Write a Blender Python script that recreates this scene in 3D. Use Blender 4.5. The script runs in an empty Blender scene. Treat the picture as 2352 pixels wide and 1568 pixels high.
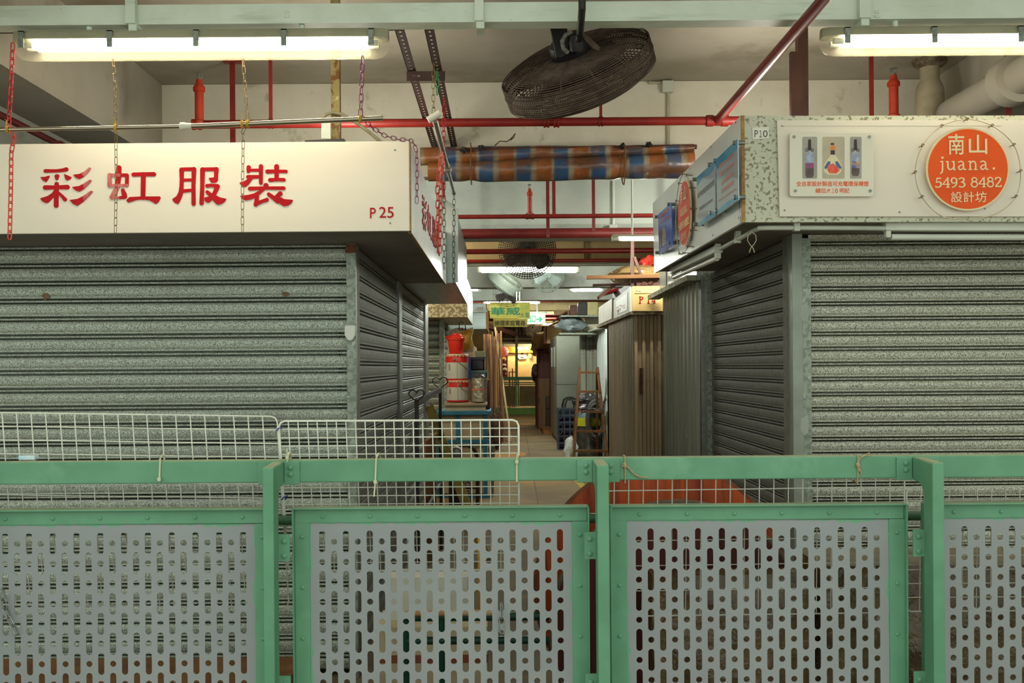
import bpy, bmesh, math, random
from mathutils import Vector, Matrix
from math import sin, cos, pi, radians
random.seed(7)
sc = bpy.context.scene
C = sc.collection
# ------------------------------------------------------------ camera, world, exposure
F, VX, VY, EYE, ROLL = 2287.0, 1150.0, 842.0, 1.5, radians(0.42)
cam = bpy.data.cameras.new('camera'); co = bpy.data.objects.new('camera', cam); C.objects.link(co)
co.location = (0, 0, EYE); co.rotation_euler = (pi/2, ROLL, 0)
cam.sensor_fit = 'HORIZONTAL'; cam.sensor_width = 36; cam.lens = 36*F/2352
cam.shift_x = (1176-VX)/2352; cam.shift_y = (VY-784)/2352; cam.clip_start = .05
sc.camera = co
sc.view_settings.view_transform = 'Standard'; sc.view_settings.look = 'None'
sc.view_settings.gamma = 1; sc.view_settings.use_curve_mapping = False; sc.view_settings.exposure = 0.0
W = bpy.data.worlds.new('daylight'); sc.world = W; W.use_nodes = True
W.node_tree.nodes['Background'].inputs[0].default_value = (0.87, 0.95, 0.85, 1)
W.node_tree.nodes['Background'].inputs[1].default_value = 1.7
TUBE_NEAR, TUBE_FAR, TUBE_WARM = 37, 230, 420      # tube strengths of the near, corridor and warm lamps

for i, (x, y, z, w, c) in enumerate(((-.85, 5.2, 2.64, 17, (1, .94, .80)), (1.45, 5.2, 2.66, 17, (1, .94, .80)), (-1.6, 7.8, 2.85, 90, (.93, 1, .92)), (2.1, 7.8, 2.9, 90, (.93, 1, .92)), (-1.5, 10.2, 2.85, 90, (1, .90, .68)), (1.3, 35.4, 2.4, 75, (1, .80, .5)))):
    l = bpy.data.lights.new('unseen_fill_light', 'POINT'); l.energy = w; l.color = c; l.shadow_soft_size = .12     # unseen fill added to brighten ceiling and passage, the last one the far shop
    o = bpy.data.objects.new('unseen_fill_light', l); C.objects.link(o); o.location = (x, y, z)

# ------------------------------------------------------------ pixel -> place
CR, SR = cos(ROLL), sin(ROLL)
def _u(px, py):
    a, b = px-VX, VY-py
    return a*CR + b*SR, -a*SR + b*CR
def P(px, py, Y):
    a, b = _u(px, py); return Vector((a*Y/F, Y, EYE + b*Y/F))
def PX(px, py, X):
    a, b = _u(px, py); Y = X*F/a; return Vector((X, Y, EYE + b*Y/F))
def PZ(px, py, z):
    a, b = _u(px, py); Y = (z-EYE)*F/b; return Vector((a*Y/F, Y, z))
def S(h):
    h = h.lstrip('#'); v = [int(h[i:i+2], 16)/255 for i in (0, 2, 4)]
    return tuple(c/12.92 if c <= .04045 else ((c+.055)/1.055)**2.4 for c in v) + (1,)

# ------------------------------------------------------------ materials
def _base(name):
    m = bpy.data.materials.new(name); m.use_nodes = True
    return m, m.node_tree.nodes, m.node_tree.links, m.node_tree.nodes['Principled BSDF']
def _noise(N, L, scale, stretch=(1, 1, 1), detail=4, rough=.55):
    tc = N.new('ShaderNodeTexCoord'); mp = N.new('ShaderNodeMapping'); mp.inputs['Scale'].default_value = stretch
    L.new(tc.outputs['Object'], mp.inputs[0])
    n = N.new('ShaderNodeTexNoise'); n.inputs['Scale'].default_value = scale; n.inputs['Detail'].default_value = detail
    n.inputs['Roughness'].default_value = rough
    L.new(mp.outputs[0], n.inputs['Vector']); return n
def _ramp(N, L, src, lo, hi):
    r = N.new('ShaderNodeMapRange'); r.inputs[1].default_value = lo; r.inputs[2].default_value = hi
    L.new(src, r.inputs[0]); return r.outputs[0]
def _mix(N, L, f, a, b):
    m = N.new('ShaderNodeMix'); m.data_type = 'RGBA'
    if hasattr(f, 'is_linked'): L.new(f, m.inputs['Factor'])
    else: m.inputs['Factor'].default_value = f
    for k, v in (('A', a), ('B', b)):
        s = [i for i in m.inputs if i.name == k and i.type == 'RGBA'][0]
        if hasattr(v, 'is_linked'): L.new(v, s)
        else: s.default_value = v
    return [o for o in m.outputs if o.type == 'RGBA'][0]
MATS = {}
def mat(name, c1, c2=None, scale=9, stretch=(1, 1, 1), lo=.4, hi=.62, detail=4, rough=.6, metal=0.0,
        spot=None, bump=0, bscale=None, spec=.35, alpha=1, trans=0):
    """painted surface: c1 with c2 breaking through by noise; spot=(colour, scale, lo, hi[, stretch]) adds marks"""
    if name in MATS: return MATS[name]
    m, N, L, b = _base(name)
    c1 = S(c1) if isinstance(c1, str) else c1
    col = c1
    if c2:
        n = _noise(N, L, scale, stretch, detail)
        col = _mix(N, L, _ramp(N, L, n.outputs[0], lo, hi), c1, S(c2))
    for sp in ([spot] if spot and not isinstance(spot, list) else (spot or [])):
        n2 = _noise(N, L, sp[1], sp[4] if len(sp) > 4 else (1, 1, 1), 5, .6)
        col = _mix(N, L, _ramp(N, L, n2.outputs[0], sp[2], sp[3]), col, S(sp[0]))
    if hasattr(col, 'is_linked'): L.new(col, b.inputs['Base Color'])
    else: b.inputs['Base Color'].default_value = col
    b.inputs['Roughness'].default_value = rough; b.inputs['Metallic'].default_value = metal
    b.inputs['Specular IOR Level'].default_value = spec
    b.inputs['Alpha'].default_value = alpha
    b.inputs['Transmission Weight'].default_value = trans
    if bump:
        n3 = _noise(N, L, bscale or scale, stretch, 4)
        bp = N.new('ShaderNodeBump'); bp.inputs['Strength'].default_value = bump; bp.inputs['Distance'].default_value = .02
        L.new(n3.outputs[0], bp.inputs['Height']); L.new(bp.outputs[0], b.inputs['Normal'])
    MATS[name] = m; return m
def glow(name, col, k):
    if name in MATS: return MATS[name]
    m, N, L, b = _base(name)
    b.inputs['Base Color'].default_value = (.8, .8, .8, 1)
    b.inputs['Emission Color'].default_value = S(col) if isinstance(col, str) else col
    b.inputs['Emission Strength'].default_value = k
    MATS[name] = m; return m
def clear(name, col, thru, rough=.15):
    """clear plastic or acrylic: part of the light goes straight through"""
    if name in MATS: return MATS[name]
    m, N, L, b = _base(name)
    b.inputs['Base Color'].default_value = S(col); b.inputs['Roughness'].default_value = rough
    t = N.new('ShaderNodeBsdfTransparent'); mx = N.new('ShaderNodeMixShader'); mx.inputs[0].default_value = thru
    L.new(b.outputs[0], mx.inputs[1]); L.new(t.outputs[0], mx.inputs[2]); L.new(mx.outputs[0], N['Material Output'].inputs[0])
    MATS[name] = m; return m
def wood(name, c1, c2, axis='z', scale=5, rough=.55):
    st = {'x': (.08, 1, 1), 'y': (1, .08, 1), 'z': (1, 1, .08)}[axis]
    return mat(name, c1, c2, scale=scale*6, stretch=st, lo=.38, hi=.66, detail=5, rough=rough, spec=.25)

m_beamw = mat('white_steel_paint', '#dfe9da', '#d3decd', scale=5, rough=.5, spot=[('#5e4a3c', 40, .70, .74), ('#bcc6b3', 9, .55, .75, (.3, 1, 3))])
m_ceil = mat('ceiling_plaster', '#a8a394', '#9d9786', scale=2, rough=.95, spot=('#857d68', 1.3, .58, .75))
m_wall = mat('limewash_wall', '#dad5c3', '#cfc9b5', scale=3, rough=.95, bump=.25, bscale=14, spot=('#a39c85', 5, .62, .72))
m_wallg = mat('grey_wall_paint', '#a8aaa0', '#9b9d94', scale=2, rough=.95, spot=('#8c8d84', 3, .6, .75))
m_wally = mat('yellow_wall_paint', '#b8a57c', '#a9956c', scale=2, rough=.95, spot=('#8d7d5a', 3, .6, .75))  # yellow-toned coat for several cross beams and the back wall
m_floor = mat('concrete_floor', '#7d6b4e', '#645742', scale=1.2, rough=.85, detail=7, bump=.15, bscale=30,
              spot=[('#4c4236', 3.2, .62, .78), ('#a07a4a', .6, .55, .72), ('#3a332b', 40, .71, .76)])
m_signw = mat('white_sign_laminate', '#d8cfbf', '#d1c8b7', scale=2, rough=.35, stretch=(.3, 1, 1))
m_signb = mat('blueish_white_laminate', '#dfe2dc', '#d5d9d3', scale=3, rough=.3)
m_edge = mat('raw_board_edge', '#a9824f', '#8b673c', scale=40, rough=.8)
m_red = mat('red_sign_acrylic', '#a81016', '#9c0d13', scale=8, rough=.4, spec=.12)
m_redfade = mat('faded_red_vinyl', '#bd6a64', '#a84646', scale=60, stretch=(1, 1, .3), rough=.45)
m_pipe = mat('red_pipe_paint', '#84221a', '#761d18', scale=7, rough=.4, spot=('#6e1a18', 20, .66, .72))
m_pipe2 = mat('dark_red_pipe_paint', '#6c1f1c', '#5e1a19', scale=7, rough=.45, spot=('#4d1415', 20, .66, .72))
m_orange = mat('orange_red_pipe_paint', '#aa3419', '#9a2c17', scale=12, rough=.45)
m_slate = mat('dark_soffit_sheet', '#857d78', '#787069', scale=3, rough=.7, spot=('#6f6b64', 2, .6, .75))
def spangle(name, light, dark, scale, lo, hi, metal=.2, rough=.45, extra=None):
    return mat(name, light, dark, scale=scale, lo=lo, hi=hi, detail=2.2, metal=metal, rough=rough, spec=.5, spot=extra)
m_shut = spangle('speckled_galvanised_shutter', '#b3bcae', '#676a5e', 270, .46, .56, extra=[('#7d7a66', 2.2, .62, .85), ('#7a4a34', 5, .74, .78)])
m_shutr = spangle('speckled_galvanised_shutter_pale', '#c2c4b3', '#737160', 235, .46, .56, extra=('#857e68', 2.0, .62, .85))
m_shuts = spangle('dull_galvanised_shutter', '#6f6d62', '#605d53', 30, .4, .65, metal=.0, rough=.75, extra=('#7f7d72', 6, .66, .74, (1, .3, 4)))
m_post = spangle('galvanised_post', '#8d9689', '#737a6d', 45, .45, .6, extra=[('#a6aea2', 24, .60, .66), ('#7a4a34', 9, .72, .76)])
m_spang = spangle('large_spangle_sheet', '#b3b39d', '#77715a', 66, .555, .61)
m_camo = spangle('large_flake_sheet', '#b5a985', '#7a6c4c', 30, .45, .52, metal=.1)
m_alu = mat('brushed_aluminium', '#a3aaa5', '#8f9792', scale=30, stretch=(1, .05, .05), rough=.35, metal=.6)
m_white = mat('white_plastic', '#c9cbbd', '#bfc1b2', scale=4, rough=.4)
m_pvc = mat('white_pvc_conduit', '#b9bcae', '#aaad9f', scale=6, rough=.45)
m_green = mat('green_rail_paint', '#5f9273', '#568869', scale=6, rough=.5, spec=.4, spot=[('#7fae90', 2.2, .60, .78), ('#547c60', 60, .72, .75)])
m_greend = mat('dark_green_pipe_paint', '#3f6247', '#38573f', scale=8, rough=.45)
m_dusty = mat('dust_on_ledge', '#9aa07f', '#8a9876', scale=12, rough=.9)
m_gridw = mat('white_coated_wire', '#dcddd0', '#d0d1c4', scale=15, rough=.4)
m_chrome = mat('stainless_tube', '#b4aa98', '#a19786', scale=20, stretch=(.1, 1, 1), rough=.25, metal=.9)
m_steel = mat('plain_steel', '#8d8f88', '#7d7f78', scale=20, rough=.4, metal=.7)
m_black = mat('black_iron', '#22201f', '#2b2726', scale=14, rough=.5)
m_dust = mat('dust_caked_fan_wire', '#5b4c40', '#4a3c34', scale=24, rough=.95, spot=('#6d5c4d', 60, .6, .7))
m_slot = mat('brown_slotted_steel', '#4d3430', '#432c2a', scale=12, rough=.6)
m_rust = mat('rusty_steel_post', '#8f8157', '#6d4a26', scale=22, lo=.5, hi=.58, rough=.85, spot=('#b0a57c', 30, .60, .66))
m_brown = mat('brown_painted_steel', '#573529', '#4b2c23', scale=8, rough=.6)
m_tie = mat('nylon_tie', '#c4c3a2', '#b8b795', scale=9, rough=.5)
m_twine = mat('jute_twine', '#b09872', '#94805e', scale=90, rough=.95)
m_ply = wood('ply_wood', '#8a5a35', '#6f4527', 'z', 4)
m_ladder = wood('ladder_wood', '#6e4a2a', '#573a20', 'z', 5)
m_tablew = wood('red_brown_veneer', '#aa4b1e', '#702a14', 'z', 5, rough=.4)
m_tabled = wood('dark_brown_veneer', '#5a2620', '#431b19', 'z', 5, rough=.45)

# ------------------------------------------------------------ mesh helpers
class MB:
    def __init__(s): s.v, s.f, s.m = [], [], []
    def add(s, vs, fs, mi=0):
        o = len(s.v); s.v += [Vector(v) for v in vs]
        s.f += [tuple(i+o for i in f) for f in fs]; s.m += [mi]*len(fs); return s
    def hexa(s, p, mi=0):      # p: 4 bottom/front points then 4 opposite ones
        return s.add(p, [(3, 2, 1, 0), (4, 5, 6, 7), (0, 1, 5, 4), (1, 2, 6, 5), (2, 3, 7, 6), (3, 0, 4, 7)], mi)
    def box(s, x0, x1, y0, y1, z0, z1, mi=0):
        return s.hexa([(x0, y0, z0), (x1, y0, z0), (x1, y1, z0), (x0, y1, z0), (x0, y0, z1), (x1, y0, z1), (x1, y1, z1), (x0, y1, z1)], mi)
    def bar(s, a, b, w, h, up=(0, 0, 1), mi=0):   # rectangular bar from a to b
        a, b = Vector(a), Vector(b); d = (b-a).normalized(); up = Vector(up)
        r = d.cross(up)
        if r.length < 1e-4: r = d.cross(Vector((0, 1, 0)))
        r.normalize(); u = r.cross(d).normalized(); r *= w/2; u *= h/2
        return s.hexa([a-r-u, a+r-u, a+r+u, a-r+u, b-r-u, b+r-u, b+r+u, b-r+u], mi)
    def prism(s, poly, off, mi=0):   # polygon (3-D points) pushed along off
        n = len(poly); off = Vector(off); p = [Vector(q) for q in poly]
        s.add(p + [q+off for q in p], [tuple(range(n)), tuple(range(2*n-1, n-1, -1))] + [(i, i+n, (i+1) % n + n, (i+1) % n) for i in range(n)], mi); return s
    def px(s, pts, Y0, Y1, mi=0):
        return s.prism([P(x, y, Y0) for x, y in pts], (0, Y1-Y0, 0), mi)
    def rect(s, x0, y0, x1, y1, Y0, Y1, mi=0): return s.px([(x0, y0), (x1, y0), (x1, y1), (x0, y1)], Y0, Y1, mi)
    def tube(s, pts, r, n=8, closed=False, mi=0, caps=True):
        pts = [Vector(p) for p in pts]; k = len(pts); rr = r if isinstance(r, (list, tuple)) else [r]*k
        rings = []; prev = None
        for i, p in enumerate(pts):
            if closed: d = (pts[(i+1) % k]-pts[i-1])
            else: d = pts[min(i+1, k-1)]-pts[max(i-1, 0)]
            d.normalize()
            if prev is None:
                a = d.cross(Vector((0, 0, 1)));
                if a.length < .1: a = d.cross(Vector((0, 1, 0)))
            else: a = prev - d*prev.dot(d)
            a.normalize(); prev = a; b = d.cross(a)
            rings.append([p + (a*cos(2*pi*j/n) + b*sin(2*pi*j/n))*rr[i] for j in range(n)])
        vs = [v for rg in rings for v in rg]; fs = []
        for i in range(k if closed else k-1):
            q = (i+1) % k
            fs += [(i*n+j, i*n+(j+1) % n, q*n+(j+1) % n, q*n+j) for j in range(n)]
        if caps and not closed: fs += [tuple(range(n-1, -1, -1)), tuple((k-1)*n+j for j in range(n))]
        return s.add(vs, fs, mi)
    def cyl(s, a, b, r, n=16, r2=None, mi=0):
        return s.tube([a, b], [r, r if r2 is None else r2], n, mi=mi)
    def lathe(s, o, prof, n=24, axis=(0, 0, 1), mi=0):   # prof: (radius, height) pairs
        o = Vector(o); ax = Vector(axis).normalized(); a = ax.cross(Vector((0, 1, 0)))
        if a.length < .1: a = ax.cross(Vector((1, 0, 0)))
        a.normalize(); b = ax.cross(a); k = len(prof)
        vs = [o + ax*h + (a*cos(2*pi*j/n)+b*sin(2*pi*j/n))*max(r, 1e-4) for r, h in prof for j in range(n)]
        fs = [(i*n+j, i*n+(j+1) % n, (i+1)*n+(j+1) % n, (i+1)*n+j) for i in range(k-1) for j in range(n)]
        fs += [tuple(range(n-1, -1, -1)), tuple((k-1)*n+j for j in range(n))]
        return s.add(vs, fs, mi)
    def blob(s, c, rx, ry, rz, seed=0, rough=.12, nu=20, nv=12, flat=0, mi=0, freq=3.1):
        rd = random.Random(seed); ph = [rd.uniform(0, 6.3) for _ in range(9)]; c = Vector(c); vs = []
        for i in range(nv+1):
            t = pi*i/nv
            for j in range(nu):
                a = 2*pi*j/nu
                q = 1 + rough*(sin(freq*a+ph[0])*sin(2.3*t+ph[1]) + .7*sin(5*a+ph[2]+2*t)*sin(t) + .5*sin(7*t+ph[3]+3*a)*sin(t))
                z = cos(t)*q
                if flat and z < -flat: z = -flat
                vs.append(c + Vector((rx*sin(t)*cos(a)*q, ry*sin(t)*sin(a)*q, rz*z)))
        fs = [(i*nu+j, (i+1)*nu+j, (i+1)*nu+(j+1) % nu, i*nu+(j+1) % nu) for i in range(nv) for j in range(nu)]
        return s.add(vs, fs, mi)
    def build(s, name, m, parent=None, smooth=False, bevel=0, seg=2, merge=True):
        off = Vector((0, 0, 0)); q = parent
        while q: off += q.location; q = q.parent
        me = bpy.data.meshes.new(name); me.from_pydata([v-off for v in s.v], [], s.f)
        for mm in (m if isinstance(m, (list, tuple)) else [m]): me.materials.append(mm)
        me.polygons.foreach_set('material_index', s.m)
        bm = bmesh.new(); bm.from_mesh(me)
        if merge: bmesh.ops.remove_doubles(bm, verts=bm.verts, dist=1e-5)
        bmesh.ops.recalc_face_normals(bm, faces=bm.faces)
        if bevel: bmesh.ops.bevel(bm, geom=[e for e in bm.edges if len(e.link_faces) == 2 and e.calc_face_angle(0) > .6], offset=bevel, segments=seg, affect='EDGES', profile=.5)
        bm.to_mesh(me); bm.free()
        if smooth:
            me.polygons.foreach_set('use_smooth', [True]*len(me.polygons))
            try: me.set_sharp_from_angle(angle=radians(40))
            except Exception: pass
        o = bpy.data.objects.new(name, me); C.objects.link(o); o.parent = parent
        return o
def tag(o, label=None, cat=None, group=None, kind=None):
    for k, v in (('label', label), ('category', cat), ('group', group), ('kind', kind)):
        if v: o[k] = v
    return o
def thing(name, label, cat, loc=(0, 0, 0), group=None):
    o = bpy.data.objects.new(name, None); C.objects.link(o); o.location = loc; o.empty_display_size = .1
    return tag(o, label, cat, group)
def struct(name, mb, m, **k): return tag(mb.build(name, m, **k), kind='structure')
def one(name, label, cat, mb, m, loc=None, group=None, kind=None, **k):    # a thing that is one mesh
    o = mb.build(name, m, **k)
    if loc is not None:
        d = Vector(loc); o.data.transform(Matrix.Translation(-d)); o.location = d
    return tag(o, label, cat, group, kind)
def dup(o, parent=None):
    c = o.copy(); C.objects.link(c)
    if parent: c.parent = parent
    for ch in list(o.children): dup(ch, c)
    return c

def text(body, name, m, parent, o, r, u, w, h, thick=.001, bold=0.0):
    """lettering fitted into the rectangle o (lower left), r*w, u*h, raised by thick"""
    cu = bpy.data.curves.new('t', 'FONT'); cu.body = body; cu.size = 1; cu.resolution_u = 3
    ob = bpy.data.objects.new('t', cu); C.objects.link(ob)
    dg = bpy.context.evaluated_depsgraph_get(); me = bpy.data.meshes.new_from_object(ob.evaluated_get(dg))
    bpy.data.objects.remove(ob)
    vs = [v.co.copy() for v in me.vertices]; fs = [tuple(p.vertices) for p in me.polygons]; bpy.data.meshes.remove(me)
    if not vs: return None
    x0, x1 = min(v.x for v in vs), max(v.x for v in vs); y0, y1 = min(v.y for v in vs), max(v.y for v in vs)
    r, u = Vector(r).normalized(), Vector(u).normalized(); n = r.cross(u); o = Vector(o)
    mb = MB(); ex = w/(x1-x0); ey = h/max(y1-y0, 1e-6)
    for i, (dx, dy) in enumerate(((0, 0), (1, 0), (-1, 0), (0, 1), (0, -1), (.7, .7), (-.7, -.7)) if bold else ((0, 0),)):
        mb.add([o + r*((v.x-x0+dx*bold)*ex) + u*((v.y-y0+dy*bold)*ey) + n*(thick+i*.00002) for v in vs], fs)
    return mb.build(name, m, parent, merge=False)
def text_px(body, name, m, parent, x0, y0, x1, y1, Y, bold=0.0, thick=.0):
    a, b, c = P(x0, y1, Y), P(x1, y1, Y), P(x0, y0, Y)
    return text(body, name, m, parent, a, b-a, c-a, (b-a).length, (c-a).length, thick, bold)
def stroke(pts, n=8):
    """outline polygons of a brush stroke with round ends: pts = (x, y, width)"""
    out = []
    for (x0, y0, w0), (x1, y1, w1) in zip(pts, pts[1:]):
        a = math.atan2(y1-y0, x1-x0)
        p = [(x0+w0/2*cos(a+pi/2+pi*i/n), y0+w0/2*sin(a+pi/2+pi*i/n)) for i in range(n+1)]
        p += [(x1+w1/2*cos(a-pi/2+pi*i/n), y1+w1/2*sin(a-pi/2+pi*i/n)) for i in range(n+1)]
        out.append(p)
    return out
def chain(mb, pts, pitch=.03, wire=.0022, half=.009, twist=0):
    pts = [Vector(p) for p in pts]; seg = [(b-a).length for a, b in zip(pts, pts[1:])]; L = sum(seg); n = max(1, int(L/pitch))
    def at(t):
        for a, b, l in zip(pts, pts[1:], seg):
            if t <= l: return a.lerp(b, t/l), (b-a).normalized()
            t -= l
        return pts[-1], (pts[-1]-pts[-2]).normalized()
    for i in range(n):
        c, d = at((i+.5)*L/n); a = d.cross(Vector((0, 1, 0)))
        if a.length < .1: a = d.cross(Vector((1, 0, 0)))
        a.normalize(); b = d.cross(a); ang = twist + (.35 if i % 2 else .35+pi/2)
        s_ = a*cos(ang)+b*sin(ang); hl = L/n*.5+wire*1.6; st = hl-half; lp = []
        for j in range(6): t = pi*j/5; lp.append(c + d*(st+half*sin(t)) + s_*(half*cos(t)))
        for j in range(6): t = pi+pi*j/5; lp.append(c + d*(-st+half*sin(t)) + s_*(half*cos(t)))
        mb.tube(lp, wire, 5, closed=True)
    return mb
# ============================================================ the setting
ZC, ZB = 3.30, 2.68
struct('floor', MB().box(-7, 7, -3, 40, -.12, 0), m_floor)
struct('ceiling', MB().box(-7, 7, 2.2, 40, ZC, ZC+.15), m_ceil)
struct('wall_left', MB().box(-6.6, -6.4, 2.2, 40, 0, ZC), m_wall)
struct('wall_right', MB().box(6.4, 6.6, 2.2, 40, 0, ZC), m_wall)
struct('wall_back', MB().box(-7, 7, 39.8, 40, 0, ZC), m_wally)
struct('beam_crosswise', MB().box(-6.4, 6.4, 6.30, 6.42, 2.705, ZC-.002), m_wall)
for i, (y, m) in enumerate(((9.06, m_wallg), (11.2, m_wally), (14.8, m_wallg), (17.7, m_wallg), (21, m_wally), (25, m_wally), (29, m_wally))):
    struct('beam_crosswise', MB().box(-6.4, 6.4, y, y+.35, ZB, ZC-.002), m)
struct('beam_lengthwise_left', MB().box(-2.47, -2.13, 2.2, 6.298, 2.81, ZC-.002), m_ceil)
struct('beam_lengthwise_right', MB().box(2.75, 3.10, 2.2, 6.298, 2.90, ZC-.002), m_ceil)
mb = MB()
for (x0, y0), (x1, y1) in (((1204, 978), (1216, 1040)), ((1216, 1040), (1228, 1110)), ((1228, 1110), (1250, 1240))):
    a, b = PZ(x0, y0, .001), PZ(x1, y1, .001); mb.bar(a, b, .011, .003)
for y in (1002, 1056): a, b = PZ(1150, y, .001), PZ(1245, y-1, .001); mb.bar(a, b, .014, .003)
tag(mb.build('floor_joint', mat('floor_joint_dirt', '#5d5040', '#4f4436', scale=30, rough=.95)), kind='structure')
mb = MB(); a, b = PZ(1322, 1100, .002), PZ(1358, 1135, .002)
mb.bar(a, b, .09, .004)
a, b = PZ(1104, 1024, .002), PZ(1190, 1020, .002); mb.bar(a, b, .1, .004)
tag(mb.build('floor_marking', mat('worn_yellow_line', '#b39433', '#8a7a45', scale=12, lo=.45, hi=.6, rough=.8)), kind='structure')
mb = MB(); p = [PZ(x, y, .003) for x, y in ((1128, 1046), (1150, 1040), (1188, 1037), (1210, 1040), (1206, 1046), (1190, 1052), (1150, 1056), (1120, 1056))]
mb.prism(p, (0, 0, .002))
tag(mb.build('floor_patch', mat('orange_dust_patch', '#b07c45', '#94683b', scale=9, rough=.95)), kind='structure')

# ---------------------------------------------------------- painted steel beam under the ceiling
t = thing('steel_beam', 'off-white chipped steel channel beam crossing the top of the view above both bright lamps', 'beam', P(1150, 50, 4.0))
zb, zt = P(1150, 50, 4.0).z, P(1150, 5, 4.0).z
mb = MB().prism([(-2.9, y, z) for y, z in ((4.0, zb), (4.085, zb), (4.085, zb+.006), (4.007, zb+.006), (4.007, zt-.006), (4.085, zt-.006), (4.085, zt), (4.0, zt))], (5.9, 0, 0))
mb.build('channel', m_beamw, t)
for x, w in ((305, 22), (1101, 20), (1982, 26)):
    mb = MB(); p = P(x, 50, 4.0).x; ww = w/2287*4
    mb.box(p-ww/2, p+ww/2, 3.97, 3.998, zb-.004, ZC-.003)
    mb.build('hanger', m_beamw, t)
    mb = MB(); mb.box(p-.012, p+.02, 3.985, 4.09, zb-.03, zb-.001); mb.build('gusset', m_beamw, t)
for x in (656, 661, 2012, 2018):
    for y in (28, 38): MB().lathe(P(x, y, 3.999), [(.006, 0), (.006, .004), (.003, .006)], 8, (0, -1, 0)).build('rivet', m_beamw, t)

# ---------------------------------------------------------- brown slotted angle frame
def slotted(mb, a, b, w, up, pitch=.05, hole=.028, hw=.009, th=.003):
    """perforated strip from a to b with real slots"""
    a, b = Vector(a), Vector(b); L = (b-a).length; d = (b-a)/L; n = Vector(up); r = d.cross(n).normalized(); k = max(1, int(L/pitch)); q = L/k
    for i in range(k):
        o = a + d*(i*q); g = (q-hole)/2
        mb.hexa([o+r*s_+d*e+n*t_ for t_ in (0, th) for s_, e in ((-w/2, 0), (-hw/2, 0), (-hw/2, q), (-w/2, q))])
        mb.hexa([o+r*s_+d*e+n*t_ for t_ in (0, th) for s_, e in ((hw/2, 0), (w/2, 0), (w/2, q), (hw/2, q))])
        mb.hexa([o+r*s_+d*e+n*t_ for t_ in (0, th) for s_, e in ((-hw/2, 0), (hw/2, 0), (hw/2, g), (-hw/2, g))])
        mb.hexa([o+r*s_+d*e+n*t_ for t_ in (0, th) for s_, e in ((-hw/2, q-g), (hw/2, q-g), (hw/2, q), (-hw/2, q))])
    return mb
t = thing('slotted_angle_frame', 'dark brown slotted steel angle frame with two long rails above the gap beside sign P25', 'hanging frame', (-.35, 5.1, 2.87))
zf = P(1150, 70, 4.1).z
for xa in (-.405, -.283):
    mb = slotted(MB(), (xa, 4.09, zf), (xa, 6.29, zf), .04, (0, 0, 1)); mb.box(xa-.02, xa-.017, 4.09, 6.29, zf, zf+.04)
    mb.build('rail', m_slot, t)
for yy, x0, x1 in ((4.66, -.43, -.25), (6.26, -.40, -.26)):
    mb = slotted(MB(), (x0, yy, zf-.022), (x1, yy, zf-.022), .045, (0, -1, 0), .07, .035); mb.build('crosspiece', m_slot, t)
mb = slotted(MB(), (-2.3, 4.092, zf+.022), (-.385, 4.092, zf+.022), .045, (0, -1, 0), .06, .03); mb.build('front_rail', m_slot, t)

# ---------------------------------------------------------- bright lamps under the beam
def lamp(label, x0, x1, yt, yb, Y, group=None, brackets=()):
    a, b = P(x0, (yt+yb)/2, Y), P(x1, (yt+yb)/2, Y); zt_, zb_ = P((x0+x1)/2, yt, Y).z, P((x0+x1)/2, yb, Y).z; H = zt_-zb_
    z = (a.z+b.z)/2; t = thing('fluorescent_lamp', label, 'lamp', ((a.x+b.x)/2, Y, z), group)
    xa, xb = a.x, b.x
    def section(x, s_, top):     # half of the oval case at position x
        if top: pr = [(-.5, .14), (-.46, .34), (-.3, .5), (.3, .5), (.46, .34), (.5, .14)]
        else: pr = [(-.5, .14), (-.48, -.2), (-.36, -.42), (-.2, -.5), (.2, -.5), (.36, -.42), (.48, -.2), (.5, .14)]
        return [Vector((x, Y + q*.095*s_, z + h*H*(s_ if h < 0 else 1) + (.0))) for q, h in pr]
    for nm, top, m in (('housing', True, mat('lamp_housing_grey', '#a9a68c', '#9c9980', scale=5, rough=.5)), ('diffuser', False, clear('clear_lamp_diffuser', '#c6c0a4', .89))):
        xs = [(xa, .45), (xa+.02, .85), (xa+.055, 1), (xb-.055, 1), (xb-.02, .85), (xb, .45)]
        vs, fs = [], []; k = 6 if top else 8
        for x, s_ in xs: vs += section(x, s_, top)
        for i in range(len(xs)-1): fs += [(i*k+j, i*k+j+1, (i+1)*k+j+1, (i+1)*k+j) for j in range(k-1)]
        fs += [tuple(range(k)), tuple(range((len(xs)-1)*k, len(xs)*k))]
        if top: fs += [(i*k, (i+1)*k, (i+1)*k+k-1, i*k+k-1) for i in range(len(xs)-1)]
        MB().add(vs, fs).build(nm, m, t, smooth=True)
    for yy in (-.022, .022):
        MB().cyl((xa+.085, Y+yy, z-.02*H), (xb-.085, Y+yy, z-.02*H), .0135, 14).build('tube', glow('near_tube_glow', (1, .90, .69, 1), TUBE_NEAR), t, smooth=True)
        for q in (xa+.062, xb-.062): MB().cyl((q-.02, Y+yy, z-.02*H), (q+.02, Y+yy, z-.02*H), .012, 12).build('tube_socket', m_white, t)
    for x in brackets:
        c = P(x, yt+20, Y).x; mb = MB()
        mb.box(c-.011, c+.011, Y-.054, Y-.049, z-.02, z+.30*H+.012); mb.box(c-.011, c+.011, Y-.054, Y-.03, z+.3*H+.008, z+.3*H+.012); mb.box(c-.006, c+.006, Y-.058, Y-.053, z+.005, z+.025)
        mb.build('clip', mat('zinc_clip', '#8f968c', '#7d847a', scale=30, rough=.4, metal=.5), t)
    for q in (xa+.3, xb-.35):
        MB().cyl((q, Y, z+.48*H), (q, Y, zb), .011, 10).build('suspension', m_beamw, t)
    return t
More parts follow.
